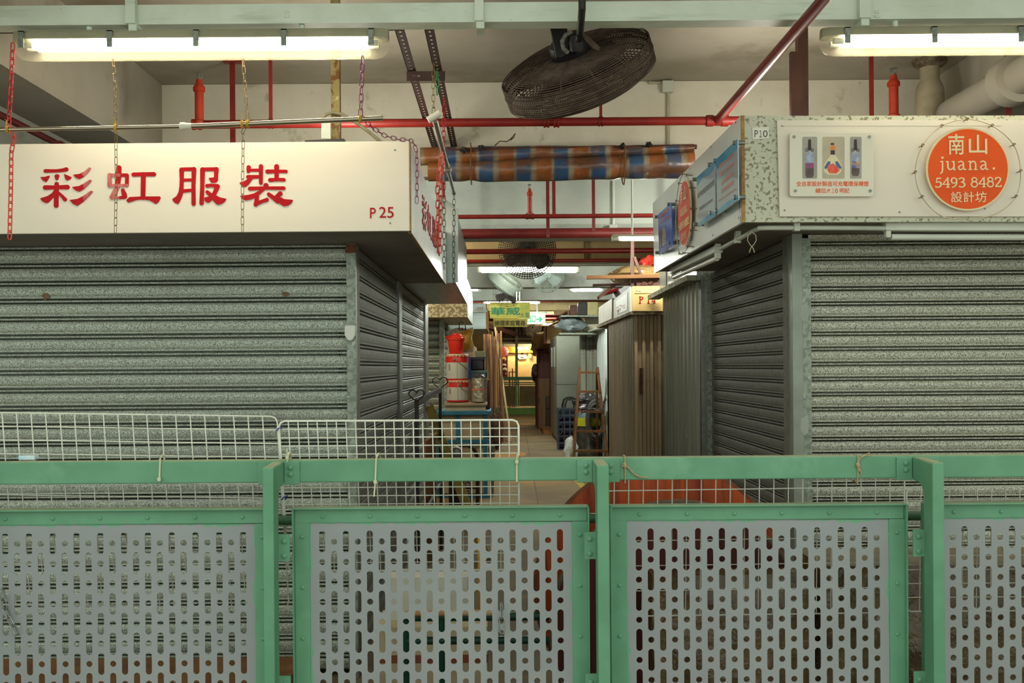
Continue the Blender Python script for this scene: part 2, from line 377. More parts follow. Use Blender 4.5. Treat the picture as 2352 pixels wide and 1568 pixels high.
lamp('lit fluorescent lamp in a clear case hanging above the white sign with big red characters', 35, 893, 72, 136, 4.03, 'lit lamps under the steel beam', (62, 263, 459, 658, 856))
lamp('lit fluorescent lamp in a clear case hanging above the sign with the round orange disc', 1886, 2750, 64, 124, 4.03, 'lit lamps under the steel beam', (1937, 2134, 2330, 2530))

# ============================================================ rolling shutters
def shutter(mb, a, b, z0, z1, pitch, nrm, scale=1.0, phase=0, groove=1.0):
    """interlocking curved slats between plan points a and b; nrm points at the viewer"""
    a, b, nrm = Vector((*a, 0)), Vector((*b, 0)), Vector((*nrm, 0))
    pr = [(0, .002), (.04, .0045), (.12, .0065), (.30, .008), (.46, .0065), (.545, .004), (.58, .0), (.585, -.07), (.66, -.07), (.665, .001), (.70, .005), (.75, .005), (.785, .001), (.79, -.07), (.87, -.07), (.875, .0), (.91, .003), (.96, .002)]
    pts = []; k = int((z1-z0)/pitch)+2
    for i in range(k):
        for h, d in pr:
            z = z0 + (i+h+phase-1)*pitch
            if z0 <= z <= z1: pts.append((z, d*scale if d > -.01 else d*groove))
    vs = []
    for z, d in pts: vs += [a+nrm*d+Vector((0, 0, z)), b+nrm*d+Vector((0, 0, z))]
    fs = [(2*i, 2*i+1, 2*i+3, 2*i+2) for i in range(len(pts)-1)]
    n = len(vs); vs += [v - nrm*.08 for v in vs[:1]+vs[1:2]+vs[n-2:n]]
    return mb.add(vs, fs + [(n, n+1, n+3, n+2)])

# ------------------------------------------------------------ left stall P25
YS = 4.3; XL = -.385; ZS0, ZS1 = P(945, 530, YS).z, P(945, 324, YS).z; YE = 7.10
t = thing('market_stall', 'closed market stall P25 on the left with speckled grey rolling shutters and dark soffit', 'market stall', (-2.5, 5.9, 0))
mb = MB().box(-5.5, XL-.012, YS+.025, YE, ZS0+.01, ZS1-.02); mb.build('fascia_box', m_slate, t)
YF, XF = 4.84, -.70
mb = shutter(MB(), (-5.5, YF), (P(800, 800, YF).x, YF), 0.04, ZS0+.008, .0865, (0, -1), 1.1); mb.build('front_shutter', m_shut, t)
for x, y, w, h in ((105, 680, 8, 8), (655, 675, 8, 6)): MB().px([(x+w*cos(a*pi/6)*(1+.25*sin(a*2.3)), y+h*sin(a*pi/6)*(1+.2*cos(a*1.7))) for a in range(12)], YF-.0095, YF-.0075).build('rust_stain', mat('rust_stain', '#6b4a34', '#7d6a50', scale=60, rough=.9), t)
mb = MB(); x0, x1 = P(798, 800, YF-.01).x, P(820, 800, YF-.01).x
mb.box(x0, x1, YF-.035, YF+.04, 0, ZS0+.009); mb.build('corner_post', m_post, t, bevel=.003)
MB().box(x0-.002, x1+.002, YF-.037, YF-.03, ZS0-.035, ZS0+.006).build('post_cap', mat('rust_brown', '#5b3324', '#6f4430', scale=30, rough=.9), t)
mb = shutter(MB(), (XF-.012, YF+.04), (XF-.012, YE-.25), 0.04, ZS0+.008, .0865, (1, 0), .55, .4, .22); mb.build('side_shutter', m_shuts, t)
MB().box(XF-.04, XF+.006, YE-.25, YE-.06, 0, ZS0+.009).build('side_post', mat('blue_grey_post', '#7f877f', '#717971', scale=12, rough=.5, metal=.3), t, bevel=.004)
MB().box(XF-.04, XF+.004, YF+.0, YF+.09, 0, ZS0+.009).build('shutter_guide', m_shuts, t)
mb = MB(); c = P(805, 765, YF-.05)
a = [P(x, y, YF-.036) for x, y in ((793, 747), (817, 747), (817, 770), (812, 780), (806, 783), (799, 780), (793, 770))]
one('switch_cover', 'small white rounded plastic cover on the corner post of stall P25', 'switch cover', MB().prism(a, (0, -.025, 0)), mat('clean_white_plastic', '#d5d6cc', '#cfd0c5', scale=4, rough=.35), a[0], bevel=.004)

# sign boards with cut-out characters
G1 = [('p', [(97, 285), (185, 280), (240, 262), (267, 260), (262, 290), (235, 335), (212, 373), (190, 374), (140, 345)]),
      ('s', [(188, 175, 66), (390, 174, 58), (500, 162, 64), (565, 147, 76)]),
      ('p', [(352, 262), (375, 234), (420, 234), (442, 262), (418, 332), (395, 344), (370, 332)]),
      ('p', [(525, 228), (545, 235), (600, 258), (660, 288), (655, 308), (615, 338), (575, 348), (545, 315)]),
      ('s', [(185, 474, 84), (390, 470, 68), (585, 466, 84)]), ('s', [(390, 412, 80), (384, 600, 82), (382, 798, 84)]),
      ('p', [(352, 505), (310, 570), (230, 625), (97, 668), (105, 690), (150, 735), (210, 757), (250, 738), (320, 665), (350, 640), (360, 560)]),
      ('s', [(420, 565, 50), (490, 630, 56), (542, 690, 70)]),
      ('p', [(688, 242), (800, 228), (890, 185), (972, 114), (995, 112), (1010, 130), (960, 200), (880, 280), (800, 322), (740, 300)]),
      ('p', [(668, 462), (790, 447), (870, 408), (980, 335), (1005, 332), (1020, 352), (960, 425), (880, 500), (800, 548), (730, 525)]),
      ('p', [(625, 697), (770, 677), (870, 625), (1000, 535), (1025, 530), (1042, 552), (960, 640), (870, 730), (760, 805), (680, 765)])]
F1 = [('p', [(835, 222), (890, 185), (972, 114), (995, 112), (1010, 130), (960, 200), (880, 278)]), ('p', [(865, 412), (980, 335), (1005, 332), (1020, 352), (960, 425), (885, 490)]),
      ('p', [(862, 630), (1000, 535), (1025, 530), (1042, 552), (960, 640), (880, 718)])]
G2 = [('s', [(1660, 255, 66), (1655, 432, 68)]), ('s', [(1515, 250, 60), (1655, 252, 66)]), ('s', [(1512, 120, 96), (1505, 300, 92), (1490, 440, 84)]),
      ('s', [(1582, 522, 66), (1605, 590, 90), (1622, 635, 78)]), ('s', [(1490, 660, 46), (1610, 648, 66)]),
      ('s', [(1775, 240, 74), (1960, 233, 70), (2142, 234, 78)]), ('s', [(1952, 240, 88), (1945, 655, 82)]),
      ('p', [(1645, 700), (1700, 645), (1920, 634), (2250, 632), (2264, 660), (2230, 730), (2180, 772), (2130, 742), (2060, 705), (1940, 688), (1830, 697), (1720, 735), (1675, 745)])]
F2 = [('s', [(1345, 245, 70), (1342, 435, 72)]), ('s', [(1345, 252, 58), (1515, 250, 58)]), ('s', [(1340, 438, 54), (1655, 434, 54)]),
      ('s', [(1470, 480, 84), (1400, 640, 96), (1385, 645, 86)]), ('s', [(1375, 662, 46), (1500, 658, 46)])]
G3 = [('s', [(280, 225, 82), (284, 400, 72), (278, 540, 72)]), ('p', [(242, 520), (228, 610), (190, 685), (118, 735), (122, 755), (160, 800), (215, 825), (245, 790), (290, 690), (312, 610), (314, 520)]),
      ('s', [(280, 217, 62), (490, 212, 64)]), ('s', [(496, 216, 82), (486, 500, 70), (489, 818, 74)]), ('s', [(300, 404, 52), (480, 400, 52)]), ('s', [(290, 596, 64), (480, 578, 50)]),
      ('s', [(645, 222, 84), (640, 520, 70), (628, 806, 76)]), ('s', [(640, 217, 62), (885, 213, 64)]), ('s', [(886, 216, 80), (880, 350, 68), (872, 395, 84)]),
      ('p', [(750, 368), (850, 355), (905, 350), (910, 395), (890, 435), (850, 453), (795, 450)]),
      ('s', [(724, 504, 66), (800, 496, 56), (905, 512, 78)]), ('s', [(908, 515, 76), (850, 640, 72), (810, 700, 80), (745, 755, 84)]), ('p', [(680, 708), (760, 690), (800, 740), (760, 795), (720, 795), (680, 765)]),
      ('s', [(728, 613, 64), (830, 705, 84)]), ('p', [(800, 670), (880, 668), (950, 705), (1055, 728), (1055, 745), (1020, 792), (960, 825), (900, 834), (830, 770)])]
G4 = [('s', [(1450, 182, 76), (1446, 250, 66)]), ('s', [(1450, 232, 50), (1650, 231, 54)]), ('s', [(1663, 165, 76), (1662, 330, 70), (1662, 455, 66)]), ('s', [(1440, 350, 72), (1640, 345, 56)]),
      ('p', [(1440, 375), (1410, 400), (1360, 430), (1293, 445), (1300, 470), (1340, 512), (1385, 528), (1440, 490), (1500, 410), (1530, 365)]),
      ('s', [(1937, 170, 88), (1935, 395, 70)]), ('s', [(1775, 256, 74), (1937, 250, 56), (2102, 253, 60)]), ('s', [(1822, 404, 70), (1937, 394, 56), (2062, 398, 62)]),
      ('s', [(1750, 500, 92), (1750, 530, 84)]), ('s', [(1472, 553, 70), (1760, 542, 56), (2060, 545, 64)]),
      ('p', [(1665, 565), (1560, 630), (1440, 662), (1305, 675), (1312, 700), (1345, 742), (1400, 760), (1500, 738), (1600, 690), (1690, 610), (1750, 560)]),
      ('s', [(1590, 650, 76), (1588, 760, 74), (1570, 832, 72)]), ('s', [(1590, 812, 72), (1690, 772, 60), (1765, 748, 70)]),
      ('s', [(1800, 652, 68), (1880, 712, 76), (1960, 770, 90)]), ('p', [(1890, 700), (1985, 690), (2070, 735), (2218, 748), (2215, 770), (2190, 810), (2130, 850), (2060, 862), (2000, 825), (1900, 750)]), ('s', [(1998, 640, 84), (1935, 690, 62)])]
def glyph_polys(G, ox, oy, k):
    out = []
    for kind, d in G:
        for pl in ([d] if kind == 'p' else stroke(d)): out.append([(ox+x/k, oy+y/k) for x, y in pl])
    return out
CHARS = [(glyph_polys(G1, 80, 370, 7.84), glyph_polys(F1, 80, 370, 7.84)), (glyph_polys(G2, 80, 370, 7.84), glyph_polys(F2, 80, 370, 7.84)),
         (glyph_polys(G3, 380, 360, 7.587), []), (glyph_polys(G4, 380, 360, 7.587), [])]
t = thing('shop_sign', 'long white front sign board of stall P25 with four large red Chinese characters', 'shop sign', P(400, 530, YS))
MB().box(-5.5, XL-.004, YS, YS+.02, ZS0, ZS1).build('board', m_signw, t, bevel=.0015)
MB().box(XL-.004, XL, YS, YS+.02, ZS0, ZS1).build('board_edge', m_edge, t)
for full, faded in CHARS:
    mb = MB()
    for i, pl in enumerate(full): mb.px(pl, YS-.0025-i*.00006, YS)
    o = mb.build('character', m_red, t, merge=False)
    if faded:
        mb = MB()
        for i, pl in enumerate(faded): mb.px(pl, YS-.0040-i*.00006, YS)
        mb.build('peeled_vinyl', m_redfade, o, merge=False)['label'] = 'peeling pinkish red vinyl'
text_px('P', 'stall_number', m_red, t, 850, 477, 863, 501, YS-.002, .006); text_px('25', 'stall_number', m_red, t, 871, 475, 904, 500, YS-.002, .006)
for x, y in ((907, 344), (896, 512)): MB().lathe(P(x, y, YS), [(.004, 0), (.004, .002), (.002, .003)], 8, (0, -1, 0)).build('screw', m_steel, t)

t = thing('shop_sign', 'white side sign board of stall P25 with red characters facing the passage', 'shop sign', (XL, 5.7, ZS0))
MB().box(XL-.012, XL, YS+.022, YE+.02, ZS0-.002, ZS1-.005).build('board', m_signb, t)
MB().box(XL-.010, XL+.001, YS+.022, YS+.034, ZS0-.002, ZS1-.005).build('board_edge', m_edge, t)
MB().box(XL-.012, XL+.001, YS+.034, YE+.02, ZS0-.006, ZS0-.002).build('board_edge', m_edge, t)
zc = 2.290
for full, faded in CHARS:
    mb = MB()
    for i, pl in enumerate(full+faded):
        q = [Vector((XL+.001, 4.93 + (x-92)/2287*YS*1.27, zc + (425-y)/2287*YS)) for x, y in pl]; mb.prism(q, (.003+i*.00006, 0, 0))
    mb.build('character', m_red, t, merge=False)

# roof bits on P25
one('roof_post', 'rust-flecked cream steel post standing on the roof of stall P25', 'post', MB().box(-.775, -.742, 4.6, 4.64, ZS1-.02, ZC-.003).box(-.742, -.735, 4.6, 4.64, ZS1-.02, ZC-.003), m_rust, (-.76, 4.6, ZS1-.02))
one('junction_plate', 'small white perforated metal plate beside the rusty post above sign P25', 'bracket plate',
    MB().px([(738, 282), (759, 282), (759, 318), (738, 318)], 4.56, 4.565), m_white, P(748, 300, 4.56))
mb = MB()
pts = [P(x, y, 4.58) for x, y in ((741, 282), (742, 270), (750, 262), (765, 258), (785, 262), (808, 275), (830, 290), (850, 305), (868, 320), (876, 328))]
one('flexible_conduit', 'beige flexible cable conduit curving down to the roof of stall P25', 'cable conduit', mb.tube(pts, .0075, 8), mat('beige_conduit', '#8d8468', '#7e765d', scale=20, rough=.7), pts[0], smooth=True)
one('roof_panel', 'dark sheet lying on the roof at the foot of the rusty post', 'sheet', MB().px([(700, 322), (790, 318), (792, 324), (700, 327)], 4.45, 4.9), m_black, P(745, 322, 4.45))

# ------------------------------------------------------------ second and third stalls on the left
t = thing('market_stall', 'second stall on the left passage side with aluminium sign box and narrow dull shutter', 'market stall', (-.7, 8.4, 0))
x2 = -.317; za, zb2 = P(1048, 650, 7.16).z, P(1048, 478, 7.16).z
MB().box(-3.2, x2, 7.14, 9.5, za, zb2).build('sign_box', m_alu, t)
MB().px([(1045, 478), (1052, 478), (1052, 647), (1045, 647)], 7.12, 7.14).build('sign_trim', m_alu, t)
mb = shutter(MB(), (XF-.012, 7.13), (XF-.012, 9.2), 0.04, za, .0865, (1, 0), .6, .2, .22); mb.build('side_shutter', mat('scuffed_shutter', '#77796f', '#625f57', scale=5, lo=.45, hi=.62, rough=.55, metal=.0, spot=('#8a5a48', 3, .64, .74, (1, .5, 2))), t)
MB().box(XF-.05, XF+.008, 9.2, 9.55, 0, za+.002).build('end_post', m_steel, t)
one('duct_cover', 'grey metal strip sloping across the top of the aluminium sign box', 'metal strip', MB().bar(P(1012, 462, 7.2), P(1040, 478, 7.2), .03, .05), m_alu, P(1025, 470, 7.2))
t = thing('market_stall', 'third stall on the left with a flake-patterned galvanised sign box over the paint cans', 'market stall', (-.7, 12.6, 0))
x3 = P(1074, 728, 11.5).x; zc0 = P(1074, 728, 11.5).z
MB().box(-2.8, x3-.003, 11.5, 13.7, zc0, zc0+.42).build('sign_box', m_camo, t)
MB().box(x3-.003, x3, 11.5, 13.7, zc0, zc0+.44).build('side_panel', m_alu, t)
xp = P(1010, 850, 12.2).x; mb = shutter(MB(), (-2.8, 12.2), (xp, 12.2), .04, zc0, .0865, (0, -1), 1); mb.build('front_shutter', m_shut, t)
MB().box(xp, P(1021, 850, 12.2).x, 12.15, 12.25, 0, zc0).build('corner_post', m_post, t)
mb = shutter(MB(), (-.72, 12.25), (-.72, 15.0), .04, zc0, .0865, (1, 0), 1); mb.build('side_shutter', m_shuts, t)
t = thing('market_stall', 'stall P15 beyond the hanging sack with a pale metal sign box', 'market stall', (-.6, 17, 0))
xa = P(1116, 755, 15.5).x; z0, z1 = P(1100, 755, 15.5).z, P(1100, 697, 15.5).z
MB().box(-2.6, xa, 15.5, 18, z0, z1).build('sign_box', mat('pale_blue_sheet', '#aab6b4', '#98a5a3', scale=14, stretch=(.1, 1, 1), rough=.4, metal=.3), t)
MB().box(-2.6, xa+.02, 15.46, 15.5, P(1100, 717, 15.5).z, P(1100, 712, 15.5).z).build('ledge', m_white, t)
MB().box(xa, xa+.02, 15.5, 18, z0, z1).build('side_trim', wood('pine_trim', '#b08a55', '#8c6a3e'), t)
MB().box(-2.6, -.74, 15.55, 31, 0, z0).build('body', m_brown, t)
o = MB().px([(1094, 704), (1113, 704), (1113, 711), (1094, 711)], 15.452, 15.458).build('number_plate', m_white, t)
text_px('P15', 'lettering', m_slate, o, 1098, 705.3, 1110, 710, 15.45)
# ============================================================ right stall P10
YR = 4.1; XR = P(1701, 400, YR).x; ZR0, ZR1 = P(1701, 510, YR).z, P(1701, 266, YR).z
YF2 = 4.60; XF2 = P(1815, 800, YF2).x; YE2 = 6.36
t = thing('market_stall', 'closed market stall P10 on the right with pale speckled rolling shutters under a galvanised fascia', 'market stall', (3, 5.3, 0))
mb = MB(); p = [P(1701, 266, YR), P(2352, 265, YR), P(2352, 509, YR), P(1701, 510, YR)]
d = (p[1]-p[0])*2.2; e = (p[2]-p[3])*2.2
mb.prism([p[0], p[0]+d, p[3]+e, p[3]], (0, .03, 0)); mb.build('fascia_sheet', m_spang, t)
MB().box(XR+.016, 5.5, YR+.03, YE2, ZR0+.012, ZR1-.09).build('fascia_box', m_slate, t)
mb = shutter(MB(), (P(1857, 800, YF2).x, YF2), (5.5, YF2), .04, ZR0+.01, .0695, (0, -1), 1.05, .3); mb.build('front_shutter', m_shutr, t)
xa, xb = XF2, P(1858, 800, YF2).x
MB().box(xa, xa+(xb-xa)*.55, YF2-.04, YF2+.03, 0, ZR0+.012).build('corner_post', mat('matt_zinc_post', '#8f958a', '#858b80', scale=8, rough=.5, metal=.3, spot=('#a9aea4', 4, .62, .68)), t, bevel=.002)
MB().box(xa+(xb-xa)*.55, xb, YF2-.035, YF2+.03, 0, ZR0-.01).build('shutter_guide', m_post, t)
for y in (714, 973): MB().px([(1840, y-12), (1855, y-22), (1858, y), (1856, y+22), (1846, y+26), (1838, y+12)], YF2-.0405, YF2-.03).build('weld_patch', mat('grey_filler', '#a3a79c', '#999d92', scale=8, rough=.7), t)
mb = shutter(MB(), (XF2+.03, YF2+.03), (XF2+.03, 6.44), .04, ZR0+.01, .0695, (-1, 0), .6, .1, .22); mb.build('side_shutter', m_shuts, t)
MB().box(XF2-.004, XF2+.04, YF2+.03, YF2+.10, 0, ZR0+.012).build('side_guide', m_shuts, t)
MB().box(XF2-.002, XF2+.05, 6.44, 6.52, 0, ZR0+.012).build('end_post', m_post, t)

# white front board and everything on it
t = thing('shop_sign', 'white front sign board screwed to the galvanised fascia of stall P10', 'shop sign', P(2060, 500, YR))
pb = [P(1785, 276, YR-.012), P(2352, 276, YR-.012), P(2352, 497, YR-.012), P(1791, 497, YR-.012)]
pb[1] += (pb[1]-pb[0])*1.3; pb[2] += (pb[2]-pb[3])*1.3
MB().prism(pb, (0, .011, 0)).build('board', m_signw, t)
for x, y in ((1797, 289), (1802, 483), (2066, 487), (2262, 479)): MB().lathe(P(x, y, YR-.012), [(.004, 0), (.004, .002), (.002, .003)], 8, (0, -1, 0)).build('screw', m_steel, t)
MB().px([(1792, 288.5), (2300, 288), (2300, 289), (1792, 289.5)], YR-.0125, YR-.0118).build('seam', mat('pale_seam', '#bdb49d', rough=.5), t)

t = thing('price_plate', 'small white paper label reading P10 on the galvanised fascia corner', 'label', P(1748, 305, YR))
MB().px([(1728, 293), (1766, 291), (1767, 318), (1729, 320)], YR-.004, YR-.0005).build('paper', mat('label_paper', '#d6d4c6', rough=.6), t)
[text_px(q, 'lettering', mat('label_ink', '#4b4540', rough=.7), t, xa_, 299, xb_, 315, YR-.0045) for q, xa_, xb_ in (('P', 1733, 1741), ('１', 1744, 1750), ('0', 1752.5, 1763))]

# bottle advertisement
YB = YR-.035
t = thing('bottle_sign', 'clear acrylic plate with three bottle pictures and orange writing on the right-hand white board', 'sign', P(1911, 450, YB))
def rrect(x0, y0, x1, y1, r, n=4):
    out = []
    for cx, cy, a0 in ((x1-r, y0+r, -pi/2), (x1-r, y1-r, 0), (x0+r, y1-r, pi/2), (x0+r, y0+r, pi)):
        out += [(cx+r*cos(a0+pi/2*i/n), cy+r*sin(a0+pi/2*i/n)) for i in range(n+1)]
    return out
MB().px(rrect(1814, 304, 2007, 451, 6), YB, YB+.006).build('plate', mat('frosted_acrylic', '#d8d2bf', '#d3ccb9', scale=3, rough=.2), t, bevel=.001)
for x, y in ((1824, 314), (1997, 314), (1827, 438), (1999, 438)): MB().cyl(P(x, y, YR-.012), P(x, y, YB-.004), .0062, 14).build('standoff', m_steel, t)
ink = lambda n, c, c2=None, s=40: mat('print_'+n, c, c2, scale=s, rough=.35)
for k, (x0, x1, cx, bg) in enumerate(((1843, 1877, 1859.5, '#9b978b'), (1889, 1940, 1913, '#b7a98d'), (1952.5, 1979, 1965, '#9c988c'))):
    o = MB().px(rrect(x0, 314, x1, 410, 3), YB-.0005, YB).build('picture', ink('ground%d' % k, bg, '#a89f8c' if k == 1 else '#8f8c82', 12), t)
    def shape(nm, c, pts, lay=1, c2=None):
        MB().px(pts, YB-.0005-.0002*lay, YB-.0003-.0002*lay).build(nm, ink(nm+str(k), c, c2), o)
    if k != 1:
        w = 9.5 if k == 0 else 9; b0 = 408 if k == 0 else 404
        body = lambda y0, y1, ww: [(cx-ww, y0), (cx+ww, y0), (cx+ww, y1), (cx-ww, y1)]
        shape('bottle_glass', '#8790a8', [(cx-2, 346), (cx+2, 346), (cx+w*.7, 352), (cx+w, 362), (cx+w, 390), (cx-w, 390), (cx-w, 362), (cx-w*.7, 352)], 1, '#a4adc0')
        shape('bottle_scene', '#6a4a78' if k == 0 else '#4b5596', body(370 if k else 374, 386, w), 2, '#9a3c58' if k == 0 else '#c9a34b')
        shape('bottle_base', '#4b3a38', [(cx-w, 386), (cx+w, 386), (cx+w, b0-6), (cx+w-3, b0), (cx-w+3, b0), (cx-w, b0-6)], 2, '#5d4a45')
        shape('bottle_neck', '#33221e', [(cx-3, 320), (cx+3, 320), (cx+3.5, 327), (cx+4, 345), (cx-4, 345), (cx-3.5, 327)], 3)
        for s_ in (-1, 1): MB().tube([P(cx+s_*6+3*cos(a*pi/5), 344+3*sin(a*pi/5), YB-.0012) for a in range(10)], .0012, 5, closed=True).build('bow_loop', ink('bow', '#3a2a22'), o)
    else:
        shape('bottle_glass', '#cfc4a8', [(1909, 354), (1917, 354), (1925, 366), (1933, 380), (1932, 394), (1925, 401), (1901, 401), (1893, 394), (1892, 380), (1901, 366)], 1, '#d9cf9a')
        for s_ in (-1, 1): shape('blue_fold', '#4a5f86', [(1913+s_*5, 371), (1913+s_*11, 370), (1913+s_*20, 384), (1913+s_*17, 389), (1913+s_*8, 382)], 2)
        shape('red_petals', '#d8412f', [(1903, 379), (1914, 375), (1921, 382), (1929, 391), (1921, 398), (1905, 398), (1900, 388)], 3, '#e2664a')
        shape('bottle_neck', '#3a2029', [(1908, 345), (1917.5, 345), (1917.5, 355), (1908, 355)], 3)
        shape('cork_flower', '#d57a35', [(1906, 338), (1911, 333), (1917, 334), (1919, 340), (1915, 345), (1908, 344)], 3, '#cf8d45')
        shape('cork', '#4b3028', [(1908, 328), (1916, 328), (1916, 333), (1908, 333)], 3)
m_or = mat('orange_print', '#dd5a1e', rough=.35)
text_px('全自家設計製造可充電環保樽燈', 'lettering', m_or, t, 1829, 416, 1995, 427.5, YB-.0006, .02)
[text_px(q, 'lettering', m_or, t, xa_, ya_, xb_, 443, YB-.0006, .02) for q, xa_, xb_, ya_ in (('鋪位:P.', 1873, 1909, 432), ('１', 1912, 1915.5, 433), ('0', 1918, 1924.5, 433), ('明記', 1929, 1951, 432))]

# round orange sign, drawn once and used on both boards
m_disc = mat('orange_disc_print', '#e8591a', '#e25217', scale=3, rough=.3, spec=.15)
m_discr = mat('orange_red_disc_print', '#da4420', '#d33c1d', scale=3, rough=.3, spec=.15)
m_cream = mat('cream_print', '#e6cfa0', '#e2ca9a', scale=5, rough=.3)
DG = {  # pen strokes in the coordinates of a close view (6.03 times enlarged, origin 1980, 260)
 'j': [[(1073, 632, 34), (1073.5, 632, 34)], [(1048, 686, 16), (1074, 684, 18), (1072, 800, 22), (1066, 832, 20), (1046, 850, 16)]],
 'u': [[(1126, 688, 15), (1147, 688, 20), (1147, 765, 22), (1162, 793, 18), (1192, 797, 16), (1226, 768, 16)], [(1206, 688, 15), (1230, 688, 20), (1230, 797, 20), (1248, 797, 15)]],
 'a': [[(1294, 695, 18), (1325, 682, 16), (1350, 694, 20), (1361, 718, 21), (1361, 780, 20), (1376, 799, 17), (1394, 796, 15)], [(1360, 732, 15), (1315, 742, 17), (1292, 766, 20), (1302, 794, 18), (1330, 799, 16), (1360, 772, 16)]],
 'n': [[(1430, 688, 15), (1453, 688, 20), (1453, 798, 21)], [(1455, 712, 16), (1488, 684, 17), (1517, 694, 19), (1528, 722, 21), (1528, 798, 21)], [(1433, 800, 13), (1474, 800, 13)], [(1508, 800, 13), (1549, 800, 13)]],
 '.': [[(1778, 787, 32), (1778.5, 787, 32)]],
 '5': [[(993, 918, 18), (1046, 916, 16)], [(993, 918, 14), (986, 972, 14)], [(986, 974, 13), (1018, 962, 16), (1046, 978, 22), (1051, 1004, 22), (1038, 1030, 18), (1005, 1040, 15), (974, 1030, 20)]],
 '4': [[(1142, 912, 14), (1074, 1000, 13), (1166, 1000, 15)], [(1143, 912, 20), (1143, 1038, 20)], [(1120, 1041, 12), (1164, 1041, 12)]],
 '9': [[(1264, 950, 22), (1254, 922, 18), (1226, 912, 15), (1198, 924, 19), (1191, 952, 22), (1203, 980, 18), (1228, 988, 14), (1256, 972, 15), (1264, 950, 20), (1262, 992, 20), (1238, 1028, 17), (1206, 1041, 14)]],
 '3': [[(1299, 928, 18), (1325, 912, 14), (1358, 920, 18), (1366, 942, 20), (1352, 962, 17), (1324, 970, 13), (1360, 978, 18), (1376, 1004, 22), (1362, 1032, 18), (1330, 1042, 14), (1300, 1032, 20)]],
 '8': [[(1505+32*cos(a*pi/8), 940+28*sin(a*pi/8), 16) for a in range(17)], [(1505+41*cos(a*pi/8), 1004+37*sin(a*pi/8), 17) for a in range(17)]],
 '2': [[(1797, 938, 18), (1806, 918, 16), (1832, 911, 15), (1858, 922, 19), (1862, 946, 20), (1840, 978, 17), (1796, 1035, 13)], [(1796, 1036, 17), (1870, 1036, 17), (1873, 1018, 12)]]}
def disc_strokes():
    out = []
    for ch, dx in (('j', 0), ('u', 0), ('a', 0), ('n', 0), ('a', 304), ('.', 0), ('5', 0), ('4', 0), ('9', 0), ('3', 0), ('8', 0), ('4', 494), ('8', 219), ('2', 0)):
        for s_ in DG[ch]:
            for pl in stroke([(x+dx, y, w) for x, y, w in s_], 5): out.append([((x-1423)/6.03, (y-790)/6.03) for x, y in pl])
    return out
def disc(label, c, r, u, k, sx=1.0, print_m=None):
    """round sign with its centre at c, k metres per pixel of the front view"""
    r, u = Vector(r), Vector(u); n = r.cross(u); t = thing('round_sign', label, 'sign', c)
    at = lambda x, y, d=0: Vector(c)+r*(x*k*sx)-u*(y*k)+n*d
    cir = lambda R, d: [at(R*cos(2*pi*i/64), R*sin(2*pi*i/64), d) for i in range(64)]
    MB().prism(cir(95, .026), -n*.006).build('rim', m_cream, t)
    MB().prism(cir(91, .0265), n*.0008).build('disc', print_m, t)
    for q in ((-86, 0), (86, 0), (0, -88), (42, 78)): MB().cyl(at(*q), at(*q, .02), .006, 10).build('standoff', m_steel, t)
    mb = MB()
    for i, pl in enumerate(disc_strokes()): mb.prism([at(x, y, .0274) for x, y in pl], n*(.0004+.00003*i))
    mb.build('lettering', m_cream, t, merge=False)
    for body, x0, y0, x1, y1, b in (('南', -45, -79, -9, -33, .012), ('山', 2, -77, 43, -34, .012), ('設計坊', -40, 52, 41, 76, .008)):
        text(body, 'lettering', m_cream, t, at(x0, y1, .0275), r, u, (x1-x0)*k*sx, (y1-y0)*k, .003, b)
    return t, at
YD = YR-.012; kd = YD/F
t, at = disc('round orange sign with cream rim and phone number on the front of the white board', P(2216, 391, YD), (1, 0, 0), (0, 0, 1), kd, 1, m_disc)
def ring(label, at, pts, hooks, off=.03):
    mb = MB(); lp = [at(x, y, off) for x, y in pts]
    dense = []
    for i in range(len(lp)):
        p0, p1, p2, p3 = lp[i-1], lp[i], lp[(i+1) % len(lp)], lp[(i+2) % len(lp)]
        for q in range(5):
            s_ = q/5; dense.append(.5*((2*p1)+(p2-p0)*s_+(2*p0-5*p1+4*p2-p3)*s_*s_+(3*p1-p0-3*p2+p3)*s_**3))
    t = thing('wire_ring', label, 'wire ring', lp[0])
    mb.tube(dense, .0022, 6, closed=True).build('wire', mat('clear_cable', '#b5ab90', '#a79d82', scale=20, rough=.4), t, smooth=True)
    for x, y in hooks:
        o = MB(); o.cyl(at(x, y, 0), at(x, y, off+.006), .002, 6); q = at(x, y, off+.004)
        o.tube([q + (at(1, 0)-at(0, 0)).normalized()*(.006*cos(a*pi/4)) + Vector((0, 0, .006*sin(a*pi/4))) for a in range(7)], .0018, 5)
        o.build('hook', mat('brass_hook', '#7d6a45', '#6b5a3b', scale=30, rough=.4, metal=.6), t)
rp = [(-2, -113), (-60, -98), (-104, -54), (-121, 7), (-106, 63), (-60, 108), (0, 113), (62, 103), (108, 64), (119, 6), (104, -54), (55, -98)]
ring('clear cable ring on small hooks around the front orange disc', at, rp, [rp[i] for i in (0, 1, 2, 3, 4, 8, 9, 10, 11)])

